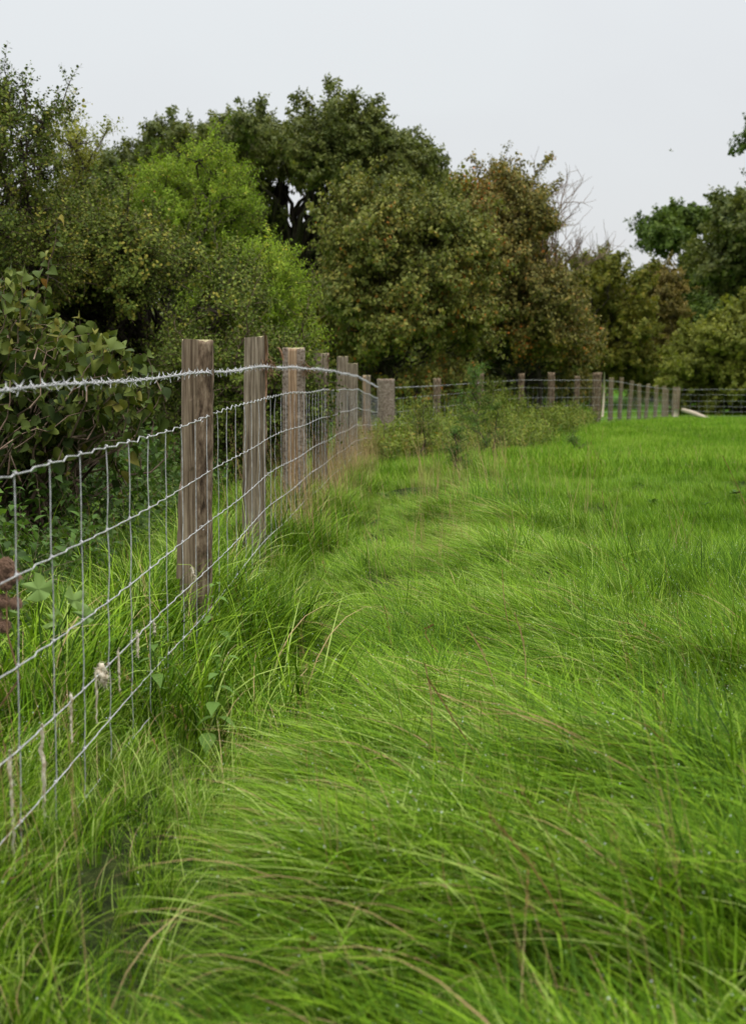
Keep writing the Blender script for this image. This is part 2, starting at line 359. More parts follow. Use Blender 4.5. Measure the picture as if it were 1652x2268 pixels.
KL = [tuft('tuft_field', 110, .28, (.08, .19), (.006, .010), (2, 30), (20, 75), 1.6, 2, dew=2, mt='grassfar', straw=.008) for _ in range(3)]
def strawkit(name, nb, rad, Lr, mt, lean=25, wd=.0026):
    mb = MB()
    for i in range(nb):
        b = (random.uniform(-rad, rad), random.uniform(-rad, rad), -.02); az = random.gauss(0, 1.0)
        pts = blade(mb, b, az, R(random.uniform(2, lean)), R(random.uniform(10, lean + 20)), random.uniform(*Lr), wd, 6, 0, random.random())
        if random.random() < .6:
            for k in range(10):
                q = pts[-1] + (pts[-2] - pts[-1]) * k * .12
                blade(mb, q, random.uniform(0, 6.28), .3, .8, .014, .0035, 2, 1, random.random())
    return kit(name, mb, [M['straw'], M['redstraw']])
KT = [strawkit('stalks', 5, .07, (.35, .75), 'straw') for _ in range(4)] + [strawkit('stalks', 9, .09, (.45, .85), 'straw', 18, .0036) for _ in range(2)]

# ------------------------------------------------------------------ grass placement
def zone_points(y0, y1, dens, wmul, xoff=0.0):
    A = (y1 ** 2 - y0 ** 2) / 2 * .48 * wmul * 1.0 + (y1 - y0) * xoff * 2
    n = int(A * dens); Y = np.sqrt(rng.uniform(y0 ** 2, y1 ** 2, n)) if y0 > 3 else rng.uniform(y0, y1, n)
    half = .24 * wmul * Y + xoff
    X = rng.uniform(-1, 1, n) * half
    return X, Y
def put(name, kits, X, Y, ang, scl, idx, label, zoff=0):
    n = len(X); pos = np.stack([X, Y, G(X, Y) + zoff], 1)
    rot = np.stack([rng.normal(0, .06, n), rng.normal(0, .06, n), ang], 1)
    s3 = np.stack([scl, scl, scl * rng.uniform(.85, 1.1, n)], 1)
    t = np.clip(.5 + vn(X * 1.7, Y * 1.7, 9) * .9 + rng.normal(0, .12, n), 0, 1)
    o = scatter(name, kits, pos, rot, s3, idx, t); tag(o, label, None, None, 'stuff'); return o

allX, allY = [], []
for (y0, y1, dens, wm, xo) in ((.9, 3.2, 430, 1.5, .7), (3.2, 6.5, 360, 1.5, .5), (6.5, 12, 330, 1.45, .5), (12, 18, 210, 1.4, .5)):
    X, Y = zone_points(y0, y1, dens, wm, xo); allX.append(X); allY.append(Y)
X = np.concatenate(allX); Y = np.concatenate(allY)
fx = fenceX(Y); d = X - fx
keep = d > -1.6
X, Y, d = X[keep], Y[keep], d[keep]; n = len(X)
# how flat the sward lies and which way it has fallen
lodge = smooth(.22, .4, d + (.25 - .25)) * smooth(2.2, 1.3, d + .5 * vn(X * .8, Y * .6, 21)) * smooth(15, 10, Y)
lodge = lodge + smooth(.4, .7, d) * smooth(4.2, 2.4, Y) * smooth(.45, -.1, X)
lodge = np.clip(lodge, 0, 1)
short = smooth(8.5, 12, Y + (X - .6) * 2.2 + 2 * vn(X * .7, Y * .5, 23)) * smooth(.9, 1.6, d)
flow = math.pi + 1.7 * vn(X * .75 + 5, Y * .55, 31) + 1.5 * vn(X * 2.2, Y * 1.8, 32) + rng.normal(0, .24, n) + rng.normal(0, .45, n) * (rng.random(n) < .5)
flow = flow - .35
bw = np.clip(.25 + .40 * vn(Y * .9 + 4, Y * 0 + 8, 91) + .22 * np.exp(-((Y - 4.75) / .35) ** 2), .14, .6)
edge = smooth(bw + .10, bw - .02, np.abs(d))
flow = np.where(edge > .5, rng.uniform(-1.6, 1.2, n) + .2, flow)
u = rng.random(n); NK = {}
base = 0; kits = []
for k_, ks in (('U', KU), ('M', KM), ('F', KF), ('B', KB), ('S', KS)):
    NK[k_] = (base, len(ks)); base += len(ks); kits += ks
cls = np.where(u < lodge * .78, 'F', np.where(rng.random(n) < .58, 'M', 'U'))
cls = np.where(rng.random(n) < short, np.where(rng.random(n) < .72, 'S', 'U'), cls)
cls = np.where((edge > .35) | (d < 0), np.where(rng.random(n) < np.where(Y < 7, .36, .12), 'B', np.where(rng.random(n) < .55, 'U', 'M')), cls)
idx_ = np.array([NK[c][0] + random.randrange(NK[c][1]) for c in cls])
gap = vn(X * 2.6, Y * 2.0, 41) + .6 * vn(X * 5.5, Y * 4.5, 42)
scl = 1.0 + .60 * gap + rng.normal(0, .15, n)
scl = scl * np.where((cls == 'U') & (short > .3), .62, 1) * np.where(edge > .4, 1.12, 1) * np.where(d < -.1, 1.15, 1) * np.where((d > -.12) & (Y < 4.8), .62, 1)* np.where((d > .5) & (Y < 4.8), 1.6, 1)
scl = np.clip(scl, .35, 1.6)
trench = np.exp(-((d - bw - .10) / .11) ** 2) * np.maximum(smooth(.0, .25, vn(Y * .9 + 1, Y * 0 + 2, 5) + .12), smooth(8, 6, Y) * .75) * smooth(3.0, 4.6, Y)
scl = scl * np.interp(Y, [4, 7.5, 14], [1, .72, .62]) * np.where((d > bw) & (d < bw + .4), .6 + .4 * smooth(bw + .1, bw + .4, d), 1)
scl = scl * (1 + .45 * np.exp(-((d - 1.45) / .25) ** 2) * smooth(7, 9, Y) * smooth(20, 17, Y)) * (1 - .25 * np.exp(-((d - .8) / .3) ** 2) * smooth(6, 8, Y))
hollow = (d > -.25) & (d < .34) & (Y < 4.8) & (Y > 2.7)
scl = scl * np.where(hollow, .62, 1)
clump = vn(X * 8.0, Y * 6.5, 43) + .5 * vn(X * 17, Y * 14, 44)
kp = ((gap > -.46) | (Y < 3)) & ((clump > -.10) | (rng.random(n) < .22) | (Y > 9)) & (rng.random(n) > trench * .62)
thin = np.where(d < -.5, .35, 1.0)
kp &= rng.random(n) < thin
kp |= (hollow & (Y < 4.2) & (rng.random(n) < .8))
put('meadow_grass', kits, X[kp], Y[kp], flow[kp], scl[kp], idx_[kp], 'long wet green grass, fallen over to the left beside the fence')
# shorter pasture further out
X, Y = zone_points(15, 34, 26, 1.5, 1.0); X2, Y2 = zone_points(34, 62, 9, 1.6, 1.0); X3, Y3 = zone_points(62, 130, 2.2, 1.6, 1)
X = np.concatenate([X, X2, X3]); Y = np.concatenate([Y, Y2, Y3])
kp = (X > np.interp(Y, [0, 24.8, 25, 38, 56, 57], [-1.14, .09, .2, 5.6, 10.9, -50]) - .6); X = X[kp]; Y = Y[kp]; n = len(X)
put('field_grass', KL, X, Y, rng.uniform(0, 6.28, n), np.clip(1 + .5 * vn(X * .6, Y * .4, 51) + rng.normal(0, .15, n), .5, 1.7), rng.integers(0, 3, n), 'short bright green pasture grass of the open field')
# dry stalks
X, Y = zone_points(1.8, 9, 6.0, 1.2, .2); X1, Y1 = zone_points(9, 19, 2.5, 1.1, .2)
Yf = rng.uniform(9, 21, 260); Xf = fenceX(Yf) + rng.normal(.02, .12, 260)
Yf2 = rng.uniform(3.0, 9, 36); Xf2 = fenceX(Yf2) + rng.normal(-.15, .18, 36)
Yc = rng.uniform(8, 20, 120); Xc = .25 + (Yc - 8) * .05 + rng.normal(.3, .32, 120)
k1 = (X > fenceX(Y) + .3) & (vn(X * .8, Y * .6, 61) > -.05); k2 = (X1 > fenceX(Y1) + .3) & (X1 < 1.5) & (vn(X1 * .6, Y1 * .4, 61) > .0)
X = np.concatenate([X[k1], X1[k2], Xf, Xf2, Xc]); Y = np.concatenate([Y[k1], Y1[k2], Yf, Yf2, Yc]); n = len(X)
put('dry_grass_stalks', KT, X, Y, math.pi - .3 + rng.normal(0, .5, n), np.clip(rng.normal(.72, .17, n), .4, 1.1), np.where((Y > 8.8) & ((np.abs(X - fenceX(Y)) < .5) | (rng.random(n) < .15)), 4 + rng.integers(0, 2, n), rng.integers(0, 4, n)), 'straw coloured dry grass stalks standing in the green')

# ------------------------------------------------------------------ leaves and sprays
SH = {'hazel': [0, .62, .95, 1, .82, .45, 0], 'round': [0, .8, 1, .8, 0], 'lance': [0, .8, 1, .7, .3, 0], 'oak': [0, .45, .75, .6, 1, .55, 0], 'small': [0, 1, .9, 0]}
def leafgeo(L_, W_, shape, fold=.25, droop=.4):
    s = SH[shape]; n = len(s); v = []; f = []
    x = 0; z = 0
    for i, w_ in enumerate(s):
        t = i / (n - 1); a = -droop * t
        if i: x += L_ / (n - 1) * math.cos(a); z += L_ / (n - 1) * math.sin(a)
        hw = w_ * W_ / 2
        if w_ == 0: v.append((x, 0, z))
        else: v += [(x, -hw, z + fold * hw), (x, 0, z), (x, hw, z + fold * hw)]
    c = 0; cur = [0]; k = 1
    rings = [[0]]
    for i in range(1, n - 1): rings.append([k, k + 1, k + 2]); k += 3
    rings.append([k])
    for a, b in zip(rings[:-1], rings[1:]):
        if len(a) == 1: f += [(a[0], b[1], b[0]), (a[0], b[2], b[1])]
        elif len(b) == 1: f += [(a[0], a[1], b[0]), (a[1], a[2], b[0])]
        else: f += [(a[0], a[1], b[1], b[0]), (a[1], a[2], b[2], b[1])]
    return np.array(v, float), f
def rotm(az, el, roll):
    ca, sa, ce, se, cr_, sr = math.cos(az), math.sin(az), math.cos(el), math.sin(el), math.cos(roll), math.sin(roll)
    Rz = np.array([[ca, -sa, 0], [sa, ca, 0], [0, 0, 1]]); Ry = np.array([[ce, 0, -se], [0, 1, 0], [se, 0, ce]]); Rx = np.array([[1, 0, 0], [0, cr_, -sr], [0, sr, cr_]])
    return Rz @ Ry @ Rx
def spray(name, mt, nl, Ls, leafL, ratio, shape, droop=.4, el=(-10, 60), bend=.25, stemr=.0022, cluster=0.0, whorl=1, fold=.25):
    """a twig growing along +Z with leaves round it"""
    mb = MB(); n = 6; pts = []
    bx_, by_ = random.gauss(0, bend), random.gauss(0, bend)
    for i in range(n):
        t = i / (n - 1); pts.append((bx_ * Ls * t * t, by_ * Ls * t * t, Ls * t))
    pts = np.array(pts); tube(mb, pts, np.linspace(stemr, stemr * .4, n), 3, 1, cap=False)
    az = random.uniform(0, 6.28)
    for i in range(nl):
        t = (i + .7) / nl; t = t if cluster == 0 else 1 - (1 - t) * (1 - cluster)
        q = np.array([np.interp(t, np.linspace(0, 1, n), pts[:, j]) for j in range(3)])
        az += 2.4
        for wv in range(whorl):
            L_ = leafL * random.uniform(.65, 1.15) * (1 - .35 * max(0, t - .8) / .2 * (1 if cluster == 0 else .3))
            v, f = leafgeo(L_, L_ * ratio, shape, random.uniform(.05, fold * 2), droop * random.uniform(.3, 1.6))
            v[:, 0] += .012
            v = v @ rotm(az + wv * math.pi * 2 / whorl + random.gauss(0, .25), R(random.uniform(*el)), random.gauss(0, .5)).T + q
            rr_ = random.random()
            mb.add(v, f, 0, (rr_, 0, 0))
    return kit(name, mb, [M[mt], M['twig']])
def kits_for(mt, kind, nk=4):
    if kind == 'hazel': return [spray('spray', mt, 9, .32, .085, .82, 'hazel', .5, (-40, 30)) for _ in range(nk)]
    if kind == 'haw': return [spray('spray', mt, 15, .24, .036, .75, 'small', .3, (-10, 60)) for _ in range(nk)]
    if kind == 'bright': return [spray('spray', mt, 9, .30, .060, .42, 'lance', .6, (-25, 55), whorl=2) for _ in range(nk)]
    if kind == 'oak': return [spray('spray', mt, 15, .28, .10, .58, 'round', .4, (-20, 60), cluster=.35) for _ in range(nk)]
    if kind == 'far': return [spray('spray', mt, 16, .42, .15, .62, 'small', .4, (-20, 60), cluster=.2) for _ in range(nk)]
    if kind == 'herb': return [spray('spray', mt, 9, .42, .085, .42, 'lance', .7, (-10, 50), whorl=2, bend=.15) for _ in range(nk)]
    if kind == 'nettle': return [spray('spray', mt, 8, .36, .075, .6, 'lance', .7, (-25, 25), whorl=2, bend=.1) for _ in range(nk)]

def inpoly(px, py, poly):
    c = np.zeros(len(px), bool); j = len(poly) - 1
    for i in range(len(poly)):
        xi, yi = poly[i]; xj, yj = poly[j]
        c ^= ((yi > py) != (yj > py)) & (px < (xj - xi) * (py - yi) / (yj - yi + 1e-9) + xi); j = i
    return c
def limb(mb, a, b, r0, r1, wob=.1, n=7, sides=5, sag=.15):
    a = np.array(a, float); b = np.array(b, float); Ld = np.linalg.norm(b - a)
    t = np.linspace(0, 1, n)[:, None]
    p = a + (b - a) * t + np.array([0, 0, 1.]) * (np.sin(t * math.pi) * sag * Ld * .5)
    p[1:-1] += rng.normal(0, wob * Ld * .12, (n - 2, 3))
    tube(mb, p, np.linspace(r0, r1, n), sides); return p
def make_tree(name, label, cat, poly, Y, depth, mt, kind, base, nl, lr, per, sc=1.0, trunk=.12, spikes=0, group=None, tmat='treebark', hole=None, nk=4, seed=1, spread=1.0, flat=.8, dy=0, berries=0, lowcut=None, dense=3.6, ragged=.68, spike_len=(.3, .7), spike_pts=None):
    """poly: the outline in picture coordinates at distance Y, made into lobes with real depth"""
    global rng
    rng = np.random.default_rng(seed); random.seed(seed)
    poly = np.array(poly, float); poly[:, 1] += dy * (poly[:, 1].max() - poly[:, 1]) / np.ptp(poly[:, 1]); W = np.array([P(a, b, Y) for a, b in poly]); wp = W[:, [0, 2]]
    lo = wp.min(0); hi = wp.max(0); cen = (lo + hi) / 2
    gb = float(G(base[0], base[1]))
    root = empty(name, (base[0], base[1], gb), label, cat, group)
    cs = []; tries = 0
    ang = np.linspace(0, 6.283, 8, endpoint=False)
    while len(cs) < nl and tries < nl * 60:
        tries += 1
        x, z = rng.uniform(lo, hi); r = lr * rng.uniform(.6, 1.25)
        if not inpoly(x + .85 * r * np.cos(ang), z + .85 * r * np.sin(ang), wp).all(): continue
        if lowcut and z < P(0, lowcut, Y)[2] and rng.random() < .8: continue
        e = np.linalg.norm((np.array([x, z]) - cen) / (hi - lo) * 2); dp = depth * math.sqrt(max(.15, 1 - min(e, 1) ** 2))
        y = Y + rng.uniform(-dp, dp)
        if hole and any((x - P(h[0], h[1], Y)[0]) ** 2 + (z - P(h[0], h[1], Y)[2]) ** 2 < (h[2] / FPX * Y + .95 * r) ** 2 for h in hole): continue
        if any(math.dist((x, y, z), c[:3]) < .55 * r for c in cs): continue
        cs.append((x, y, z, r))
    # wood
    mb = MB(); b0 = np.array([base[0], base[1], gb - .1])
    topc = np.array([cen[0] * .6 + base[0] * .4, Y * .5 + base[1] * .5, lo[1] + (hi[1] - lo[1]) * .55])
    tp = limb(mb, b0, topc, trunk, trunk * .45, .25, 9, 8, 0)
    bm_ = mb.build('trunk', M[tmat], None); under(bm_, root)
    mb = MB()
    for (x, y, z, r) in cs:
        c = np.array([x, y, z]); k = min(8, max(1, int(np.clip((z - gb) / (topc[2] - gb + .01) * 5, 1, 7))))
        limb(mb, tp[k], c, trunk * .28, .012, .35, 8, 4, .1)
        for q in range(5):
            dv = rng.normal(0, 1, 3); dv[2] = abs(dv[2]) * .8; dv /= np.linalg.norm(dv)
            limb(mb, c, c + dv * r * .9, .011, .004, .4, 5, 3, .1)
    # sprays: leafy side branches reaching outwards from every lobe, plus a looser filling round them
    pos = []; dirs = []; c3 = np.array([cen[0], Y, lo[1] + (hi[1] - lo[1]) * .35])
    for (x, y, z, r) in cs:
        c = np.array([x, y, z]); k = int(per * (r / lr) ** 2); u_ = (c - c3) / (hi - lo).max() * 2; u_[2] += .25
        nbr = 9; per_b = max(3, int(k * ragged / nbr))
        for q in range(nbr):
            dv = u_ * .8 + rng.normal(0, .65, 3); dv[2] = dv[2] * .75 + .12; dv /= np.linalg.norm(dv)
            st_ = c - dv * r * .3; en = c + dv * r * rng.uniform(.75, 1.45)
            t = rng.uniform(.3, 1, per_b) ** .8; p_ = st_ + (en - st_) * t[:, None]
            p_ = p_ + rng.normal(0, .13 * r, (per_b, 3)) * (1.25 - t[:, None]) * np.array([1, 1, .6]); pos.append(p_)
            dirs.append(dv + rng.normal(0, .6, (per_b, 3)) * spread + np.array([0, 0, .2]))
            if q < 4: limb(mb, st_, en, .010, .003, .3, 5, 3, .1)
        k = int(k * (1 - ragged)); dv = rng.normal(0, 1, (k, 3)); dv /= np.linalg.norm(dv, axis=1)[:, None]
        dv[:, 2] = np.where((dv[:, 2] < -.05) & (rng.random(k) < .8), -dv[:, 2], dv[:, 2])
        rad = r * rng.random(k) ** (1 / dense) * (1 + .25 * rng.normal(0, 1, k) * .5)
        pos.append(c + dv * rad[:, None] * np.array([1, 1, flat]))
        dd = dv + rng.normal(0, .55, (k, 3)) * spread; dd[:, 2] += .35; dirs.append(dd)
    tops = sorted(cs, key=lambda c: -c[2])[:max(3, len(cs) // 2)]
    sp_pts = []
    for i in range(spikes):
        c = tops[rng.integers(len(tops))]; az = rng.uniform(0, 6.28)
        s0 = np.array(c[:3]) + np.array([math.cos(az) * .4, math.sin(az) * .4, .4]) * c[3]
        d0 = np.array([math.cos(az) * .45, math.sin(az) * .45, 1.0]) + rng.normal(0, .2, 3); d0 /= np.linalg.norm(d0)
        sp_pts.append((s0, s0 + d0 * (c[3] * .5 + rng.uniform(*spike_len))))
    for (a, b, c, d_) in (spike_pts or []): sp_pts.append((P(a, b, Y), P(c, d_, Y)))
    for s0, s1 in sp_pts:
        pp = limb(mb, s0, s1, .010, .003, .25, 6, 3, 0)
        k = max(5, int(np.linalg.norm(s1 - s0) / .045)); t = rng.random(k)
        q = np.stack([np.interp(t, np.linspace(0, 1, 6), pp[:, j]) for j in range(3)], 1); pos.append(q)
        dd = (s1 - s0)[None] / np.linalg.norm(s1 - s0) + rng.normal(0, .6, (k, 3)); dirs.append(dd)
    o = mb.build('branches', M[tmat]); under(o, root)
    pos = np.concatenate(pos); dirs = np.concatenate(dirs); k = len(pos)
    kp = pos[:, 2] > G(pos[:, 0], pos[:, 1]) + .02; pos = pos[kp]; dirs = dirs[kp]; k = len(pos)
    s_ = sc * rng.uniform(.75, 1.2, k); 
    cr_ = scatter('crown', kits_for(mt, kind, nk), pos, eul(dirs, rng.uniform(0, 6.28, k)), np.stack([s_] * 3, 1), rng.integers(0, nk, k), rng.random(k), root)
    cr_['kind'] = 'stuff'
    if berries:
        mb = MB()
        for i in range(berries):
            q = pos[rng.integers(k)] + np.array([0, -.1, 0]); mb.add(OCT * .02 + q, OCF)
        bo = mb.build('berries', M['berry']); under(bo, root); bo['kind'] = 'stuff'
    return root, cs, pos

# ------------------------------------------------------------------ trees and bushes, far ones first
make_tree('oak_tree', 'tall dark green oak closing the right edge beyond the far fence', 'tree',
          [(1365, 620), (1385, 520), (1430, 440), (1500, 405), (1590, 408), (1650, 412), (1760, 400), (1850, 500), (1850, 860), (1440, 860), (1420, 720), (1380, 660)],
          92, 5, 'oakgreen', 'far', (20, 92), 60, 1.5, 210, 1.7, .45, 26, seed=3, dy=50, hole=[(1500, 612, 10), (1545, 560, 8)])
make_tree('oak_tree', 'olive brown rounded tree in front of the dark green oak at the right edge', 'tree',
          [(1535, 700), (1530, 620), (1555, 560), (1570, 500), (1600, 460), (1660, 440), (1760, 460), (1800, 600), (1800, 760), (1560, 760)],
          84, 3, 'oak', 'far', (21, 84), 30, 1.4, 200, 1.5, .35, 10, seed=4)
make_tree('overhanging_tree', 'tree at the top right edge of which only a leafy branch end shows', 'tree',
          [(1640, 340), (1665, 285), (1695, 250), (1760, 200), (1900, 220), (1950, 420), (1760, 460), (1660, 385)],
          72, 2.5, 'oakgreen', 'far', (22.5, 72), 18, 1.1, 110, 1.3, .35, 14, seed=5)
make_tree('hedge_tree', 'orange tinged bushy tree low between the bare twigs and the rusty bush', 'tree',
          [(1150, 890), (1170, 620), (1240, 580), (1300, 575), (1370, 590), (1430, 625), (1450, 700), (1450, 885)],
          66, 2.5, 'orange', 'far', (9.3, 66), 42, 1.0, 170, .95, .2, 30, seed=6)
make_tree('rusty_bush', 'rust brown bush in front of the tall dark oak, behind the far fence', 'bush',
          [(1350, 885), (1360, 690), (1385, 620), (1450, 600), (1510, 620), (1550, 700), (1540, 800), (1545, 885)],
          70, 2, 'rust', 'far', (12.6, 70), 30, .9, 150, .85, .15, 30, seed=7)
make_tree('dark_bush', 'shaded dark green bush under the tall oak at the right edge', 'bush',
          [(1410, 890), (1430, 720), (1510, 670), (1640, 690), (1750, 700), (1780, 880)],
          74, 2, 'oakgreen', 'far', (16, 74), 40, 1.1, 140, 1.1, .2, 6, seed=8)
make_tree('olive_bush', 'yellow green bush right behind the distant wire netting at the right edge', 'bush',
          [(1460, 935), (1475, 800), (1510, 755), (1560, 720), (1620, 690), (1680, 670), (1780, 690), (1800, 935), (1490, 935)],
          61, 1.5, 'olive', 'far', (14.5, 61), 80, .7, 150, .72, .12, 40, seed=9)
make_tree('oak_tree', 'broad dark oak behind the hedge with sky showing through its lower crown', 'tree',
          [(190, 480), (215, 350), (270, 300), (290, 240), (345, 215), (420, 235), (500, 228), (600, 232), (655, 225), (700, 190), (760, 205), (850, 215), (900, 262), (950, 300), (985, 370), (985, 470), (940, 560), (700, 600), (640, 620), (200, 600)],
          40, 3, 'oak', 'oak', (-1.6, 40), 120, .85, 230, 1.05, .38, 40, seed=10, dy=45, hole=[(650, 490, 34), (705, 520, 34), (620, 465, 16), (670, 560, 24)], spike_len=(.2, .5))
make_tree('hazel_tree', 'big brownish green hazel standing right behind the corner of the fence', 'tree',
          [(630, 960), (640, 700), (700, 600), (722, 470), (750, 390), (830, 370), (900, 400), (960, 395), (1060, 400), (1090, 560), (1090, 960)],
          34, 2.2, 'hazelbrown', 'hazel', (0.3, 34.5), 120, .60, 190, 1.0, .12, 40, seed=11, dy=60, lowcut=770, hole=[(940, 800, 12), (740, 820, 10)])
make_tree('hazel_tree', 'big rounded hazel with turning leaves and bare twigs on its right side', 'tree',
          [(940, 930), (940, 500), (985, 405), (1060, 375), (1110, 345), (1170, 400), (1210, 450), (1230, 520), (1260, 600), (1300, 680), (1345, 760), (1350, 930)],
          43, 2.6, 'hazelrust', 'hazel', (4.2, 43), 120, .75, 230, 1.1, .14, 30, seed=12, dy=18, lowcut=770, hole=[(1120, 800, 14), (1010, 640, 4)], spike_pts=[(1110, 380, 1125, 330), (1150, 430, 1215, 350), (1180, 470, 1240, 400), (1060, 400, 1050, 350)])
make_tree('ash_tree', 'bright fresh green small tree rising above the hawthorn on the left', 'tree',
          [(270, 600), (275, 440), (310, 370), (370, 340), (420, 300), (480, 290), (530, 330), (560, 380), (555, 460), (540, 560), (430, 620)],
          21, .7, 'bright', 'bright', (-2.7, 21), 42, .36, 100, .8, .06, 18, seed=13, dy=35, spike_len=(.1, .35), berries=8)
make_tree('ash_tree', 'lime green low tree behind the second and third fence posts', 'tree',
          [(380, 900), (400, 640), (470, 590), (520, 540), (560, 480), (620, 560), (680, 620), (700, 720), (690, 880), (560, 900)],
          19.5, .8, 'bright', 'bright', (-1.6, 19.5), 58, .32, 90, .78, .05, 16, seed=14, spike_len=(.1, .3))
make_tree('slender_tree', 'pale yellowish sparse treetop between the left edge tree and the oak', 'tree',
          [(120, 480), (130, 330), (160, 280), (215, 265), (225, 320), (205, 420), (250, 500), (140, 520)],
          17, .4, 'olive', 'haw', (-3.4, 17), 12, .22, 38, .9, .04, 10, seed=15, spread=1.3, dense=1.5)
make_tree('hawthorn_tree', 'sparse dark limbed hawthorn at the far left edge against the sky', 'tree',
          [(-180, 720), (-190, 250), (-60, 150), (10, 125), (50, 160), (90, 190), (150, 165), (172, 235), (140, 290), (100, 340), (110, 430), (170, 480), (170, 600), (120, 700)],
          13.5, .9, 'haw', 'haw', (-3.4, 13.5), 80, .22, 28, .9, .06, 22, seed=16, dy=60, dense=2.2, spike_pts=[(20, 220, 10, 140), (130, 260, 156, 175), (60, 240, 50, 165), (60, 300, 150, 235)], spike_len=(.1, .3))
make_tree('hawthorn_tree', 'dense dark hawthorn in the middle of the hedge behind the first post', 'tree',
          [(10, 1010), (20, 560), (100, 460), (200, 470), (250, 510), (290, 460), (340, 540), (400, 500), (430, 590), (500, 540), (575, 620), (560, 740), (500, 800), (450, 880), (420, 1010)],
          15, 1.1, 'haw', 'haw', (-2.3, 15.2), 150, .34, 130, 1.0, .09, 50, seed=17, hole=[(200, 720, 22), (330, 780, 25), (120, 840, 30), (420, 690, 14), (300, 900, 30)], berries=6, spike_len=(.15, .5))
make_tree('bramble_bush', 'tangled brown and green bramble behind the first and second posts', 'bush',
          [(380, 1040), (390, 780), (450, 740), (560, 760), (640, 780), (700, 830), (720, 960), (600, 1060)],
          13.5, .5, 'haw', 'haw', (-1.5, 13.5), 50, .22, 70, .95, .03, 10, seed=18, tmat='twig')
# far woodland closing the gaps low down
rng = np.random.default_rng(5); random.seed(5)
n = 9000; X = rng.uniform(-42, 60, n); Y = rng.uniform(108, 116, n); hgt = 5.0 + 3.5 * vn(X * .22, X * 0, 71) + 1.5 * vn(X * .7, X * 0, 72)
Z = G(X, Y) + rng.random(n) ** .7 * np.maximum(hgt, 1.0)
dd = rng.normal(0, .7, (n, 3)); dd[:, 2] += .5; dd[:, 1] -= .5
wd_ = scatter('woodland', kits_for('oak', 'far'), np.stack([X, Y, Z], 1), eul(dd, rng.uniform(0, 6.28, n)), np.full((n, 3), 2.6), rng.integers(0, 4, n), rng.random(n))
tag(wd_, 'far off strip of woodland behind the hedge', None, None, 'stuff')
n = 7000; X = rng.uniform(-16, 6.3, n); Y = rng.uniform(47, 51, n) ; Z = G(X, Y) + rng.random(n) * (2.8 + 1.6 * vn(X * .4, X * 0, 73))
wd2 = scatter('undergrowth_thicket', kits_for('oak', 'far'), np.stack([X, Y, Z], 1), eul(dd[:n], rng.uniform(0, 6.28, n)), np.full((n, 3), 1.4), rng.integers(0, 4, n), rng.random(n))
tag(wd2, 'dark thicket filling the depth behind the hedge trees', None, None, 'stuff')

# bare twigs beside the big hazel
def twiggy(mb, a, d_, L_, r, lev):
    a = np.array(a, float); n = 6; pts = [a]; dv = np.array(d_, float); dv /= np.linalg.norm(dv)
    for i in range(n):
        dv = dv + rng.normal(0, .13, 3) + np.array([0, 0, .05]); dv /= np.linalg.norm(dv); pts.append(pts[-1] + dv * L_ / n)
    tube(mb, pts, np.linspace(r, r * .45, n + 1), 4)
    if lev > 0:
        for i in range(2, n + 1):
            for q in range(2 if lev > 1 else 1):
                e = dv * .6 + rng.normal(0, .55, 3) * np.array([1, .7, 1]) + np.array([0.1, 0, .35])
                twiggy(mb, pts[i], e, L_ * rng.uniform(.45, .65), r * .55, lev - 1)
rng = np.random.default_rng(77)
b = P(1190, 720, 42.5); rt = empty('bare_tree', (b[0], b[1], float(G(b[0], b[1]))), 'leafless twiggy crown showing against the sky right of the big hazel', 'tree')
mb = MB(); limb(mb, (b[0], b[1], float(G(b[0], b[1]))), P(1225, 620, 42.5), .08, .04, .2); under(mb.build('trunk', M['treebark']), rt)
mb = MB()
for (x0, y0, x1, y1) in ((1215, 640, 1250, 430), (1225, 620, 1290, 480), (1230, 640, 1320, 540), (1220, 560, 1245, 400), (1230, 600, 1300, 560), (1200, 560, 1215, 420)):
    a = P(x0, y0, 42.5); e = P(x1, y1, 42.5); twiggy(mb, a, e - a, np.linalg.norm(e - a) * .85, .024, 2)
under(mb.build('branches', M['twig']), rt)

# ------------------------------------------------------------------ near hazel with leaves one can pick out
rng = np.random.default_rng(31); random.seed(31)
HY = 8.6
hb = P(60, 1000, HY); hzroot = empty('hazel_bush', (-2.1, 8.9, float(G(-2.1, 8.9))), 'large leaved hazel bush hanging over the barbed wire at the left edge', 'bush')
poly = [(-260, 1010), (-260, 620), (-120, 560), (0, 560), (60, 640), (100, 700), (160, 690), (215, 740), (270, 745), (285, 800), (345, 850), (330, 900), (250, 900), (200, 960), (120, 1000), (0, 1020)]
W = np.array([P(a, b, HY) for a, b in poly])[:, [0, 2]]; lo = W.min(0); hi = W.max(0)
def hazel_leaf_mesh(k):
    mb = MB(); v, f = leafgeo(.070, .062, 'hazel', .2 + .3 * k, .5 + .45 * k)
    mb.add(v, f, 0, (.15 + .28 * k, 0, 0)); return mb.mesh('leaf', [M['hazel']])
LM = [hazel_leaf_mesh(k) for k in range(4)]
mbb = MB(); leaves = []
b0 = np.array([-2.1, 8.9, float(G(-2.1, 8.9))])
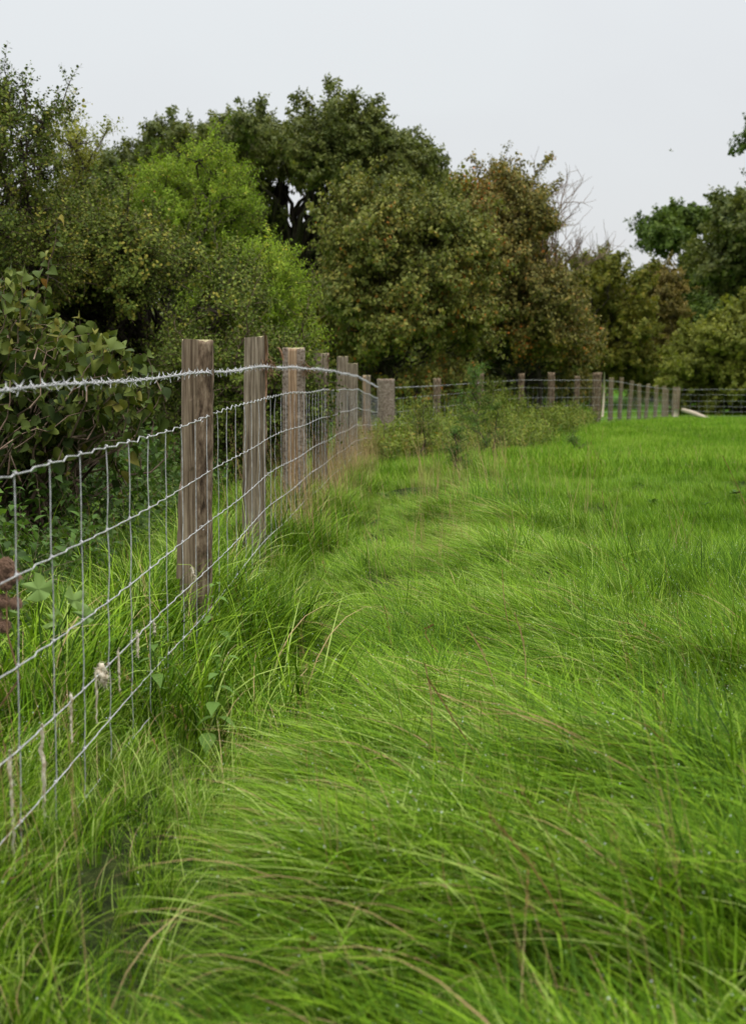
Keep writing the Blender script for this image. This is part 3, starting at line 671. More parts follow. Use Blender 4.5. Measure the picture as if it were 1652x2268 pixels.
for i in range(760):
    while True:
        x, z = rng.uniform(lo, hi)
        if inpoly(np.array([x]), np.array([z]), W)[0]: break
    y = HY + rng.uniform(-.35, .8); tip = np.array([x, y, z]); dv = (tip - b0) * (.25, .1, 1) + rng.normal(0, .5, 3) + np.array([.5, -.2, 0]); dv /= np.linalg.norm(dv)
    Ls = rng.uniform(.3, .6); st_ = tip - dv * Ls
    pp = limb(mbb, st_, tip, .0045, .0015, .4, 7, 4, .1)
    if i % 3 == 0: limb(mbb, b0 + rng.normal(0, .1, 3) * (1, 1, 0), st_, .014, .0045, .4, 8, 5, .15)
    for q in range(int(Ls / .05)):
        t = 1 - q * .05 / Ls; c = np.array([np.interp(t, np.linspace(0, 1, 7), pp[:, j]) for j in range(3)])
        leaves.append((c, rng.uniform(0, 6.28), R(rng.uniform(-80, 35)), rng.normal(0, .9), rng.uniform(.5, 1.35)))
for s in ((100, 640, 128, 485), (60, 720, 100, 560), (40, 760, 55, 600)):
    pp = limb(mbb, P(s[0], s[1], HY), P(s[2], s[3], HY), .004, .0015, .2, 7, 4, 0)
    for q in range(9):
        t = q / 8; c = np.array([np.interp(t, np.linspace(0, 1, 7), pp[:, j]) for j in range(3)])
        leaves.append((c, rng.uniform(0, 6.28), R(rng.uniform(-40, 30)), rng.normal(0, .5), rng.uniform(.6, 1.1)))
o = mbb.build('branches', M['twig']); under(o, hzroot)
def seen(c):
    x = c[0] / c[1] * FPX + 826; return -10 < x < 400
leaves.sort(key=lambda q: q[0][1] + (0 if seen(q[0]) else 50))
for k, (c, az, el, ro, s) in enumerate(leaves[:300]):
    lf = bpy.data.objects.new('leaf', LM[k % 4]); COL.objects.link(lf); lf.parent = hzroot
    lf.location = Vector(c) - Vector(hzroot.location); lf.rotation_euler = (ro, -el, az); lf.scale = (s, s, s)
lk = [kit('leafkit', (lambda m_: (m_.add(*leafgeo(.070, .062, 'hazel', .2 + .3 * k, .5 + .4 * k), 0, (.1 + .25 * k, 0, 0)), m_)[1])(MB()), [M['hazel']]) for k in range(4)]
rest = leaves[300:]
o = scatter('foliage', lk, [r_[0] for r_ in rest], [(r_[3], -r_[2], r_[1]) for r_ in rest], [(r_[4],) * 3 for r_ in rest], rng.integers(0, 4, len(rest)), rng.random(len(rest)), hzroot)
o['kind'] = 'stuff'

# ------------------------------------------------------------------ undergrowth
rng = np.random.default_rng(41); random.seed(41)
n = 5200; Y = rng.uniform(3.5, 24, n); dX = -rng.uniform(.75, 3.6, n); X = fenceX(Y) + dX
hh = np.clip(.15 + .55 * smooth(.5, 2.2, -dX) + .35 * vn(X * 1.3, Y * 1.3, 81), .05, 1.2)
Z = G(X, Y) + rng.random(n) * hh
dd = rng.normal(0, .45, (n, 3)); dd[:, 2] += 1
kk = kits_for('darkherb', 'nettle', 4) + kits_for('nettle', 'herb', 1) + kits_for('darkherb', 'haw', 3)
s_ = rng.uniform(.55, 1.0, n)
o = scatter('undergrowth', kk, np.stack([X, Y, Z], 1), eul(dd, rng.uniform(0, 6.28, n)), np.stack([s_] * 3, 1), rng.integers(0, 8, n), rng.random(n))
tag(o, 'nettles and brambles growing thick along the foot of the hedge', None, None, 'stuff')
# herbs in front of the far run
n = 3900; Y = rng.uniform(19.5, 37, n); fxx = np.interp(Y, [19, 24.8, 28.7, 31.8, 34.2, 38.1], [-.1, .15, 1.18, 2.2, 3.26, 5.5])
wid = np.interp(Y, [19.5, 22, 26, 32, 37], [.7, 1.8, 2.5, 1.7, .6]) * (1 + .5 * vn(Y * .5, Y * 0, 3))
tt = rng.random(n) ; X = fxx - .35 + tt * wid * 1.15
hh = np.interp(Y, [19.5, 23, 30, 37], [.25, .52, .64, .5]) * (1.15 - .75 * tt ** 2) * (1 + 1.5 * vn(X * 1.4, Y * .8, 83)) + (rng.random(n) < .08) * .22
Z = G(X, Y) + rng.random(n) * np.clip(hh - .25, .03, 1)
dd = rng.normal(0, .4, (n, 3)); dd[:, 2] += 1
kk = kits_for('herb', 'herb', 4) + kits_for('nettle', 'haw', 2) + kits_for('herb', 'nettle', 2)
s_ = rng.uniform(.6, 1.05, n)
o = scatter('tall_herbs', kk, np.stack([X, Y, Z], 1), eul(dd, rng.uniform(0, 6.28, n)), np.stack([s_] * 3, 1), rng.integers(0, 8, n), rng.random(n))
tag(o, 'patch of willowherb and young bramble at the fence corner', None, None, 'stuff')

def sapling(name, label, cat, base, h, wdt, mt, kind, nspray, sc, seed, lean=(0, 0), nb=14):
    global rng
    rng = np.random.default_rng(seed); random.seed(seed)
    X, Y = base; g = float(G(X, Y)); root = empty(name, (X, Y, g), label, cat)
    mb = MB(); p = limb(mb, (X, Y, g - .03), (X + lean[0], Y + lean[1], g + h), .012, .004, .3, 9, 5, 0)
    under(mb.build('stem', M['treebark']), root)
    mb = MB(); pos = []; dirs = []
    for i in range(nb):
        t = rng.uniform(.2, .98); a = np.array([np.interp(t, np.linspace(0, 1, 9), p[:, j]) for j in range(3)])
        az = rng.uniform(0, 6.28); e = a + np.array([math.cos(az), math.sin(az), .6]) * wdt * rng.uniform(.3, 1) * (1.15 - .6 * t)
        q = limb(mb, a, e, .005, .002, .4, 6, 3, .1)
        k = nspray // nb
        tt = rng.uniform(.15, 1, k); pos.append(np.stack([np.interp(tt, np.linspace(0, 1, 6), q[:, j]) for j in range(3)], 1)); dirs.append((e - a)[None] / np.linalg.norm(e - a) + rng.normal(0, .8, (k, 3)))
    under(mb.build('twigs', M['twig']), root)
    pos = np.concatenate(pos); dirs = np.concatenate(dirs); k = len(pos); s_ = sc * rng.uniform(.7, 1.2, k)
    o = scatter('crown', kits_for(mt, kind, 3), pos, eul(dirs, rng.uniform(0, 6.28, k)), np.stack([s_] * 3, 1), rng.integers(0, 3, k), rng.random(k), root); o['kind'] = 'stuff'
    return root
sapling('hawthorn_sapling', 'tallest young hawthorn sapling in front of the far fence', 'sapling', (1.46, 20.2), 1.2, .34, 'nettle', 'haw', 300, .55, 51, (-.14, .1), 24)
sapling('thorn_sapling', 'thin dark stemmed sapling standing just right of the tall hawthorn sapling', 'sapling', (1.60, 20.4), 1.02, .24, 'haw', 'haw', 130, .5, 52, (-.03, 0), 14)
sapling('thorn_sapling', 'small sapling with bare dark lower stem below the fence corner post', 'sapling', (.62, 19.6), .75, .26, 'haw', 'haw', 130, .5, 53, (0.02, 0), 14)
sapling('holly_sapling', 'small dark glossy holly like bush standing alone in the grass strip', 'sapling', (.80, 14.9), .50, .15, 'nettle', 'haw', 190, .40, 54, (.0, 0), 18)
sapling('hawthorn_sapling', 'low dark rounded sapling on the edge of the herb patch beside the pasture', 'sapling', (2.95, 23.0), .34, .2, 'nettle', 'haw', 80, .5, 55, (0, 0), 12)
sapling('hawthorn_sapling', 'short bushy sapling directly in front of the corner post', 'sapling', (.62, 22.4), .8, .26, 'herb', 'haw', 110, .5, 56, (0, 0), 14)

# ------------------------------------------------------------------ fence
rng = np.random.default_rng(61); random.seed(61)
def make_post(parent, X, Y, top, wx, wy, profile, rot=0, lean=(0, 0), label=None, slant=(0, 0), taper=1.0, bottom=None, flare=0, mats=None, seed=0, rings=46, rough=(.0012, .006)):
    """profile: list of (angle deg, radius factor, material index) round the post; index 0 sawn wood, 1 bark, 2 fresh wood"""
    r_ = np.random.default_rng(seed + 100)
    g = float(G(X, Y)) - .12 if bottom is None else bottom
    ns = 40; mb = MB(); ang = np.linspace(0, 360, ns, endpoint=False)
    pa = [p[0] for p in profile] + [profile[0][0] + 360]; pr = [p[1] for p in profile] + [profile[0][1]]
    rad = np.interp(ang, pa, pr)
    ff = [max([p for p in profile if p[0] <= a + .01] or [profile[-1]], key=lambda p: p[0])[2] for a in ang + 360 / ns / 2]
    H = top - g; hs = np.linspace(0, H, rings); v = []
    colnoise = r_.normal(0, 1, ns)
    for i, h in enumerate(hs):
        t = h / H; sc_ = (1 + (taper - 1) * t) * (1 + flare * (1 - t) ** 3)
        for j in range(ns):
            isb = ff[j] == 1 or ff[j - 1] == 1
            nn = rough[1] if isb else rough[0]
            crack = -.0045 if (not isb and j % 9 == seed % 9 and vn(h * 3.0, j + seed, 9) > -.15) else 0
            dr = nn * (float(vn(j * .9 + seed * 7, h * 26, 3)) * 1.8 + .6 * colnoise[j])
            dr += crack; rr_ = rad[j] * sc_ * (1 + .05 * float(vn(h * 2.3, seed * 3.3, 13))); a = R(ang[j] + rot)
            x = math.cos(a) * (rr_ * wx / 2 + dr); y = math.sin(a) * (rr_ * wy / 2 + dr)
            zz = h + (slant[0] * x + slant[1] * y + .012 * float(vn(j * .45, seed * 1.7, 17)) + (-.006 if j % 10 == 3 else 0) if i == rings - 1 else 0)
            v.append((x + lean[0] * (t - 1) + .010 * wx / .12 * float(vn(h * 1.6, seed * 5.1, 19)) * (1 - t), y + lean[1] * (t - 1), zz - H))
    f = []; mm = []
    for i in range(rings - 1):
        for j in range(ns):
            k = (j + 1) % ns; f.append((i * ns + j, i * ns + k, (i + 1) * ns + k, (i + 1) * ns + j)); mm.append(ff[j])
    v.append((0, 0, .001)); c = len(v) - 1
    for j in range(ns): f.append(((rings - 1) * ns + j, (rings - 1) * ns + (j + 1) % ns, c)); mm.append(3)
    mb.add(np.array(v), f); mb.m = mm
    o = mb.build('post', mats or [M['wood'], M['bark'], M['woodfresh'], M['endgrain']])
    for p_ in o.data.polygons: p_.use_smooth = False if p_.material_index in (0, 3) else True
    o.location = Vector((X, Y, top)) - Vector(parent.location); o.parent = parent
    if label: o['label'] = label
    return o
SQ = lambda a: 1 / max(abs(math.cos(R(a))), abs(math.sin(R(a))))
def squarish(matf, rnd=.85):
    return [(a, min(SQ(a), 1.0 / rnd), matf(a)) for a in range(0, 360, 15)]

def fibres(parent_post, loc, n, L_, spread, mt='fibre', down=True):
    mb = MB()
    for i in range(n):
        a = np.array(loc) + rng.normal(0, spread, 3) * (1, 1, 1.5)
        dv = np.array([rng.normal(.3, .5), rng.normal(-.2, .4), -1 if down else 1.0]); dv /= np.linalg.norm(dv)
        l_ = L_ * rng.uniform(.4, 1.2); p = [a]
        for k in range(5): dv = dv + rng.normal(0, .3, 3); dv /= np.linalg.norm(dv); p.append(p[-1] + dv * l_ / 5)
        tube(mb, p, np.linspace(.0022, .0008, 6), 3)
    o = mb.build('bark_fibres', M[mt]); o.parent = parent_post; o['kind'] = 'stuff'
    return o

f1 = empty('wire_fence', (ST[2][1], ST[2][0], float(G(ST[2][1], ST[2][0]))), 'nearest run of split post and wire stock fence with barbed top strand, left side', 'fence')
# post 1: grey split face on the left, bark on the right, wedge at the foot
def X_at(x, s): return (x - 826) / s
p1 = make_post(f1, X_at(436, 560), 6.22, CAM_H + (840 - 753) / 556, .118, .12, squarish(lambda a: 1 if (a < 60 or a > 255) else 0, .80), rot=8, lean=(.022, 0), seed=1, slant=(-.05, 0), label='nearest post, grey sawn face on its left half and dark bark on its right', flare=.10, mats=[M['woodbrown'], M['bark'], M['woodfresh'], M['endgrain']], rings=70, rough=(.0012, .005))
# foot wedge
mb = MB(); v = []; rg = 10
for i in range(rg):
    t = i / (rg - 1); zz = -.95 + t * .37; wd = .028 * (1 - .45 * t)
    x0 = -.083 + .010 * t + rng.normal(0, .001)
    v += [(x0 - wd * .2, -.045, zz), (x0 + .035, -.062, zz), (x0 + .035, .04, zz), (x0 - wd * .2, .03, zz + (.03 if i == rg - 1 else 0))]
f = [(i * 4 + j, i * 4 + (j + 1) % 4, (i + 1) * 4 + (j + 1) % 4, (i + 1) * 4 + j) for i in range(rg - 1) for j in range(4)] + [(rg * 4 - 4, rg * 4 - 3, rg * 4 - 2, rg * 4 - 1)]
mb.add(np.array(v), f); wdg = mb.build('split_wedge', M['woodbrown']); wdg.parent = p1
p2 = make_post(f1, X_at(566, 408), 8.50, CAM_H + (840 - 748) / 403, .118, .11, squarish(lambda a: 1 if (a < 40 or a > 318) else 0), rot=4, lean=(.022, 0), seed=2, slant=(.10, 0), label='second post, smooth grey face with a strip of dark bark on its right edge', rings=60, flare=.05)
fibres(p2, (.066, -.05, -.14), 46, .09, .012)
mb = MB(); tube(mb, [(.058, -.045, .012), (.062, -.05, -.12), (.058, -.05, -.35)], [.007, .009, .004], 6); o = mb.build('bark_strip', M['fibre']); o.parent = p2
p3 = make_post(f1, X_at(651, 314), 11.0, CAM_H + (840 - 771) / 314, .157, .13, squarish(lambda a: 2 if 240 <= a < 285 else 1, .95), rot=0, lean=(0, 0), seed=3, label='third post, grey bark both sides of an orange wood strip', mats=[M['wood'], M['barkgrey'], M['woodfresh'], M['endgrain']], rings=55, flare=.05, rough=(.001, .004))
fibres(p3, (.072, -.04, -.12), 40, .10, .014)
mb = MB(); tube(mb, [(-.06, -.03, -.10), (-.085, -.03, -.03), (-.10, -.03, .0), (-.115, -.03, .002)], [.012, .009, .006, .003], 5); o = mb.build('bark_flap', M['fibre']); o.parent = p3
p4 = make_post(f1, X_at(711, 257), 13.45, CAM_H + (840 - 783) / 257, .128, .11, squarish(lambda a: 1 if (a < 35 or a > 310) else 0), rot=3, lean=(.02, 0), seed=4, label='fourth post, pale grey face with brown bark down its right edge', rings=50)
fibres(p4, (.06, -.04, -.02), 12, .06, .008)
p5 = make_post(f1, X_at(759, 209), 16.5, CAM_H + (840 - 790) / 209, .115, .11, squarish(lambda a: 0), rot=6, lean=(.03, 0), seed=5, label='fifth post, plain grey, taller of the close pair', rings=46)
p6 = make_post(f1, X_at(781, 185), 18.7, CAM_H + (840 - 805) / 185, .118, .10, squarish(lambda a: 0), rot=3, seed=6, label='sixth post, plain grey, shorter one of the close pair', rings=46)
p7 = make_post(f1, X_at(812, 155), 22.2, CAM_H + (840 - 831) / 155, .11, .10, squarish(lambda a: 2 if 200 < a < 250 else 0), rot=3, seed=7, label='seventh post, slim and brown, flaring towards its foot', rings=40, flare=.6)
p8 = make_post(f1, X_at(854, 139), 24.9, CAM_H + (840 - 839) / 139, .265, .26, [(a, 1, 1) for a in range(0, 360, 30)], seed=8, label='stout round corner post with reddish bark and sawn top', mats=[M['wood'], M['barkgrey'], M['woodfresh'], M['woodfresh']], rings=40, flare=.05)
pm = make_post(f1, float(fenceX(1.2)) - .07, 1.2, .98 + .17, .12, .11, squarish(lambda a: 0), seed=9, rings=40)
pm2 = make_post(f1, float(fenceX(-1.6)) - .07, -1.6, .96 + .17, .12, .11, squarish(lambda a: 0), seed=10, rings=40)

def smoothline(Ys, k):   # slight sag between the stations
    v = interp(Ys, ST, k)
    return v
def addw(f, mb, name, parent=None, m_='wire', label=None):
    o = mb.build(name, M[m_]); o.location = -Vector(f.location); o.parent = f
    if parent: o.parent = parent; o.location = (0, 0, 0)
    if label: o['label'] = label
    return o
stays = []; y_ = -3.6
DEPTHS = np.concatenate([[0], np.cumsum(GAPS)])
S0 = 3.365
ystay = S0 + .302 * np.arange(-22, 71)
ystay = ystay[ystay < 24.6]
def wirept(Yv, k):
    """point of horizontal wire k (0 top) on the near run"""
    x = float(fenceX(Yv)); z = float(interp(Yv, ST, 2)) - DEPTHS[k]
    return np.array([x, Yv, z + .006 * math.sin(Yv * 2.1 + k) ])
for k in range(6):
    mb = MB(); pts = []
    amp = .006 if k == 0 else .0032
    jit = rng.normal(0, 1, len(ystay))
    for i in range(len(ystay) - 1):
        ya, yb = ystay[i], ystay[i + 1]
        a = wirept(ya, k); b = wirept(yb, k)
        for t, dz in ((0, .6), (.04, .1), (.25, -.25), (.42, -.7), (.46, -1.1), (.50, 1.0), (.54, .9), (.72, .4), (.93, -.5), (.97, .2)):
            q = a + (b - a) * t; q[2] += dz * amp * (1 + .3 * jit[i]); q[0] += .4 * dz * amp; pts.append(q)
    tube(mb, pts, .0021 if k == 0 else .0018, 6)
    addw(f1, mb, 'line_wire', label='crimped top line wire of the netting' if k == 0 else None)
for i, ys_ in enumerate(ystay):
    mb = MB(); off = rng.normal(0, .003, 7); pts = []
    bow = rng.normal(0, .004)
    for k in range(5):
        a = wirept(ys_ + off[k], k); b = wirept(ys_ + off[k + 1] + rng.normal(0, .004), k + 1)
        side = .004 * (1 if k % 2 else -1)
        a[1] += side; b[1] += side
        seg = [a + (b - a) * t + np.array([math.sin(t * math.pi) * bow, math.sin(t * 3.1) * rng.normal(0, .002), 0]) for t in (0, .06, .3, .6, .94, 1)]
        tube(mb, seg, .0016, 5)
        # wrapped hinge joint
    for k in range(6):
        c = wirept(ys_ + off[min(k, 6)], k); c[2] += .6 * (.006 if k == 0 else .0032)
        tt = np.linspace(0, 2.2 * 2 * math.pi, 15)
        hel = np.stack([c[0] + .0038 * np.cos(tt), c[1] + (tt / tt[-1] - .5) * .012, c[2] + .0038 * np.sin(tt)], 1)
        tube(mb, hel, .0014, 4)
    addw(f1, mb, 'stay_wire')
# barbed strand: two twisted wires and four-point barbs
def barbpt(Yv): return np.array([float(fenceX(Yv)) + .003, Yv, float(interp(Yv, ST, 3)) - .004 * math.sin(Yv * 3)])
YY = np.arange(-3.6, 24.7, .012); mb = MB()
for s in (0, math.pi):
    pts = [barbpt(y) + .0021 * np.array([math.cos(y * 95 + s), 0, math.sin(y * 95 + s)]) for y in YY]
    tube(mb, pts, .0016, 5)
bw = addw(f1, mb, 'barbed_wire')
def barb_mesh(sd):
    r_ = np.random.default_rng(sd); mb = MB()
    tt = np.linspace(0, 3.3 * 2 * math.pi, 26)
    hel = np.stack([.0048 * np.cos(tt), (tt / tt[-1] - .5) * .013, .0048 * np.sin(tt)], 1); tube(mb, hel, .0014, 4)
    for q in range(4):
        a = q * math.pi / 2 + r_.uniform(0, 1.0); dv = np.array([math.cos(a), r_.choice([-.6, .6]) + r_.normal(0, .3), math.sin(a)]); dv /= np.linalg.norm(dv)
        b = dv * .022; b[2] -= .001
        tube(mb, [dv * .003, dv * .013, b], [.0015, .0014, .0007], 4)
    return mb.mesh('barb', [M['wire']])
BM = [barb_mesh(s) for s in range(6)]
nb_ = 0
for y in np.arange(-2.0, 24.4, .102):
    if nb_ >= 300: break
    o = bpy.data.objects.new('barb', BM[nb_ % 6]); COL.objects.link(o); o.parent = bw
    o.location = Vector(barbpt(y)); o.rotation_euler = (rng.normal(0, .1), rng.uniform(0, 6.28), rng.normal(0, .15)); nb_ += 1
# staples at the second post
for (pp_, yy) in ((p1, 5.9), (p2, 8.33), (p4, 12.6)):
    for k in (0, 2, 4):
        c = wirept(yy, k); mb = MB(); tt = np.linspace(-1.2, 3.6, 9)
        tube(mb, np.stack([c[0] + .004 + .009 * np.cos(tt), c[1] + 0 * tt, c[2] + .009 * np.sin(tt)], 1), .0015, 4)
        addw(f1, mb, 'staple')

# far run
FS = [(873, 138, 882, 858), (968, 120, 875, 854), (1065, 108.5, 866, 847), (1155, 101, 858, 841), (1221, 96, 859, 841.6), (1279, 93, 859, 841.6), (1324, 90.5, 858.6, 841.6),
      (1353, 86, 860, 843), (1375.6, 82, 862, 846), (1398.6, 78, 864, 851), (1414, 74.5, 866, 853), (1434.8, 71, 868, 856), (1453.6, 67.5, 870, 858.6), (1470.6, 64.5, 872, 860), (1497.8, 61.6, 873.6, 862.5)]
FS2 = [(1499, 61.5, 873.6, 862.5), (1580, 62, 874, 862), (1652, 62.5, 874, 862), (1900, 64, 875, 862)]
def run(name, label, FSx, posts, stay_name='stay_wire'):
    W_ = [(X_at(x, s), FPX / s, hz(w1, s), hz(b, s)) for x, s, w1, b in FSx]
    W_ = np.array(W_); seg = np.linalg.norm(np.diff(W_[:, :2], axis=0), axis=1); S = np.concatenate([[0], np.cumsum(seg)])
    def at(s, k): return np.array([np.interp(s, S, W_[:, 0]), np.interp(s, S, W_[:, 1]), np.interp(s, S, W_[:, k])])
    fr = empty(name, (W_[0, 0], W_[0, 1], float(G(W_[0, 0], W_[0, 1]))), label, 'fence')
    ss = np.arange(.15, S[-1], .3)
    for k in range(6):
        mb = MB(); tube(mb, [at(s, 2) - np.array([0, 0, DEPTHS[k] - rng.normal(0, .003)]) for s in ss], .0022, 4); addw(fr, mb, 'line_wire')
    for s in ss:
        mb = MB(); a = at(s, 2); tube(mb, [a - np.array([rng.normal(0, .005), 0, d_]) for d_ in DEPTHS], .0017, 4); addw(fr, mb, 'stay_wire')
    mb = MB(); tube(mb, [at(s, 3) for s in np.arange(0, S[-1], .3)], .0028, 4)
    for s in np.arange(.05, S[-1], .1):
        c = at(s, 3)
        for q in range(2):
            dv = rng.normal(0, 1, 3); dv /= np.linalg.norm(dv); tube(mb, [c - dv * .016, c + dv * .016], .0014, 3)
    addw(fr, mb, 'barbed_wire')
    return fr
f2 = run('wire_fence', 'further run of fence behind the herb patch from round corner post to distant strainer', FS, None)
f3 = run('wire_fence', 'most distant run of netting in front of the yellow green bush at the right edge', FS2, None)
far_posts = [(968, 838, 118, .12, 'slim post with dark knots right of the corner post', 'barkgrey'), (1063, 826, 107, .15, 'post half hidden behind the tall hawthorn sapling', 'barkgrey'),
             (1155, 827, 100, .125, 'brown post with ragged top right of the saplings', 'barkgrey'), (1221, 825, 95.5, .15, 'brown bark post with knobbly top', 'barkgrey'), (1279, 833, 92.5, .115, 'slim reddish post left of the stout dark post', 'barkgrey'),
             (1322, 825, 90, .215, 'stout dark bark strainer post with a pale stick at its side', 'bark'),
             (1353, 837, 85.5, .13, None, 'wood'), (1376, 836, 81.5, .11, None, 'woodbrown'), (1399, 843, 77.5, .12, None, 'woodbrown'), (1414.5, 850, 74, .11, None, 'woodbrown'),
             (1435, 850.6, 70.5, .12, None, 'woodbrown'), (1453.6, 854, 67, .12, None, 'wood'), (1471, 855, 64, .13, None, 'wood'), (1477, 862, 63, .10, None, 'wood'), (1498, 857, 61.2, .26, 'distant brown strainer post with peeled pale foot', 'woodbrown')]
leans = [(.02), (0), (.03), (.02), (.05), (.02), (.02), (.06), (.10), (-.02), (.08), (.05), (.04), (0), (.05)]
for k, (x, yt, s, wdt, lb, mk) in enumerate(far_posts):
    o = make_post(f2, X_at(x, s), FPX / s + .12, hz(yt, s), wdt, wdt * .9, squarish(lambda a: 1 if mk in ('bark', 'barkgrey') else 0, .95), rot=random.uniform(-10, 10), lean=(leans[k], 0), seed=20 + k, label=lb, rings=24,
              mats=[M['woodbrown'], M['bark'], M['woodfresh'], M['endgrain']], slant=(random.uniform(-.2, .2), 0), flare=.05, rough=(.003, .012))
x0 = X_at(1334.5, 90.5); mb = MB(); tube(mb, [(x0 - .03, 38.0, hz(922, 90.5)), (x0, 38.0, hz(870, 90.5)), (x0, 38.0, hz(824, 90.5))], [.03, .025, .02], 6); addw(f2, mb, 'pale_stick', None, 'limewood')
x0 = X_at(1492, 61); mb = MB(); tube(mb, [(x0 - .04, 56.2, hz(930, 61)), (x0 + .03, 56.25, hz(905, 61))], [.09, .08], 8); addw(f2, mb, 'peeled_foot', None, 'limewood')
# pole leaning on the strainer
a = np.array([X_at(1504, 61), 56.0, hz(907, 61)]); b = np.array([X_at(1590, 64), 54.0, hz(935, 64)])
mb = MB(); tube(mb, [a, a + (b - a) * .35 + (0, 0, .02), a + (b - a) * .7, b], [.08, .09, .075, .05], 8)
po = mb.build('wooden_pole', M['limewood'], loc=tuple(b)); tag(po, 'peeled wooden pole leaning from the distant strainer post down to the grass', 'pole')

# ------------------------------------------------------------------ wool caught on the wire
def wool(x, ya, yb, Yd, r, label, dx=0, fluffy=False, seed=0):
    r *= .72
    r_ = np.random.default_rng(seed + 300); a = P(x, ya, Yd); b = P(x + dx, yb, Yd); root = empty('wool_tuft', tuple(a), label, 'wool', 'sheep wool caught on the fence wires')
    mb = MB(); n = 16; t = np.linspace(0, 1, n)[:, None]; p = a + (b - a) * t + r_.normal(0, r * .35, (n, 3))
    rad = r * (.55 + .55 * r_.random(n)) * (1 - .45 * t[:, 0] ** 2); rad[0] *= .5; rad[-1] *= .3
    if fluffy: rad = r * np.sin(np.linspace(.5, 2.9, n)) * 1.2
    tube(mb, p, rad, 8); under(mb.build('wool_strand', M['wool']), root)
    mb = MB()
    for i in range(90 if fluffy else 70):
        c = p[r_.integers(n)]; dv = r_.normal(0, 1, 3) + (np.array([.6, 0, -.8]) if fluffy else 0); dv /= np.linalg.norm(dv)
        q = c + dv * r * 1.2; tube(mb, [c, q, q + r_.normal(0, r, 3) * .7 + np.array([0, 0, -r * .8])], [.0007, .0005, .0003], 3)
    o = mb.build('loose_fibres', M['wool']); under(o, root); o['kind'] = 'stuff'
def wy(x): return .945 * FPX / (1000 - x) - .04
for k, (x, ya, yb, r, lb, dx, fl) in enumerate([
    (22, 1662, 1945, .0075, 'longest felted wool rope hanging from the wire at the left edge', 9, False),
    (93, 1600, 1835, .0075, 'second long brownish wool rope hanging down beside a stay wire', 8, False),
    (156, 1534, 1640, .0055, 'short wool wisp between the long ropes and the white fluffy tuft', 3, False),
    (212, 1480, 1600, .0045, 'thin wool thread hanging just below the white fluffy tuft', 3, False),
    (221, 1470, 1516, .015, 'whitest fluffy wool tuft sticking out from the wire', 9, True),
    (262, 1436, 1530, .005, 'thin grey wool thread right of the white fluffy tuft', 3, False),
    (304, 1396, 1460, .0065, 'small wool clump hanging from the knot halfway to the nearest post', 2, False),
    (341, 1377, 1406, .005, 'tiny wool tag next before the nearest post', 1, False),
    (424, 1255, 1282, .006, 'pale wool curl against the bark of the nearest post', 8, False)]):
    wool(x, ya, yb, wy(x), r, lb, dx, fl, k)

# ------------------------------------------------------------------ single plants
def nettle_plant(base, h, label, seed, sc=1.0, mt='nettle'):
    r_ = np.random.default_rng(seed); random.seed(seed)
    X, Y = base; g = float(G(X, Y)); root = empty('nettle', (X, Y, g), label, 'nettle')
    mb = MB(); top = np.array([X + r_.normal(0, .03), Y, g + h]); p = limb(mb, (X, Y, g - .02), top, .003, .0016, .2, 7, 5, 0); under(mb.build('stem', M['nettle']), root)
    az = r_.uniform(0, 6)
    for i in range(6):
        t = 1 - i * .13; c = np.array([np.interp(t, np.linspace(0, 1, 7), p[:, j]) for j in range(3)]); az += math.pi / 2
        for s in (0, math.pi):
            mb = MB(); L_ = (.036 + .007 * i) * sc; v, f = leafgeo(L_, L_ * .62, 'lance', .3, .7)
            v[:, 0] += .008; v = v @ rotm(az + s + r_.normal(0, .2), R(15 - i * 7), 0).T + c; mb.add(v, f, 0, (r_.uniform(.4, 1), 0, 0)); under(mb.build('leaf', M[mt]), root)
def GP(x, y):   # ground point under a pixel, solved on the real terrain
    Yd = 6.0
    for _ in range(40):
        q = P(x, y, Yd); gg = float(G(q[0], q[1])); Yd *= 1 + .6 * (q[2] - gg) / (CAM_H - gg)
    return P(x, y, Yd)
q = GP(475, 1530); nettle_plant((q[0], q[1]), .40, 'tallest fresh nettle at the foot of the nearest post', 1, 1.25, 'freshnettle')
q = GP(345, 1640); nettle_plant((q[0], q[1]), .36, 'fresh nettle in the grass right under the white fluffy wool tuft', 2, 1.25, 'freshnettle')
q = GP(455, 1690); nettle_plant((q[0], q[1]), .33, 'small nettle in the grass a step nearer than the nearest post', 3, 1.25, 'freshnettle')
q = GP(60, 1400); nettle_plant((q[0] - .3, q[1] + 1.2), .62, 'tall nettle behind the wires near the left edge', 4, 1.3, 'nettle')
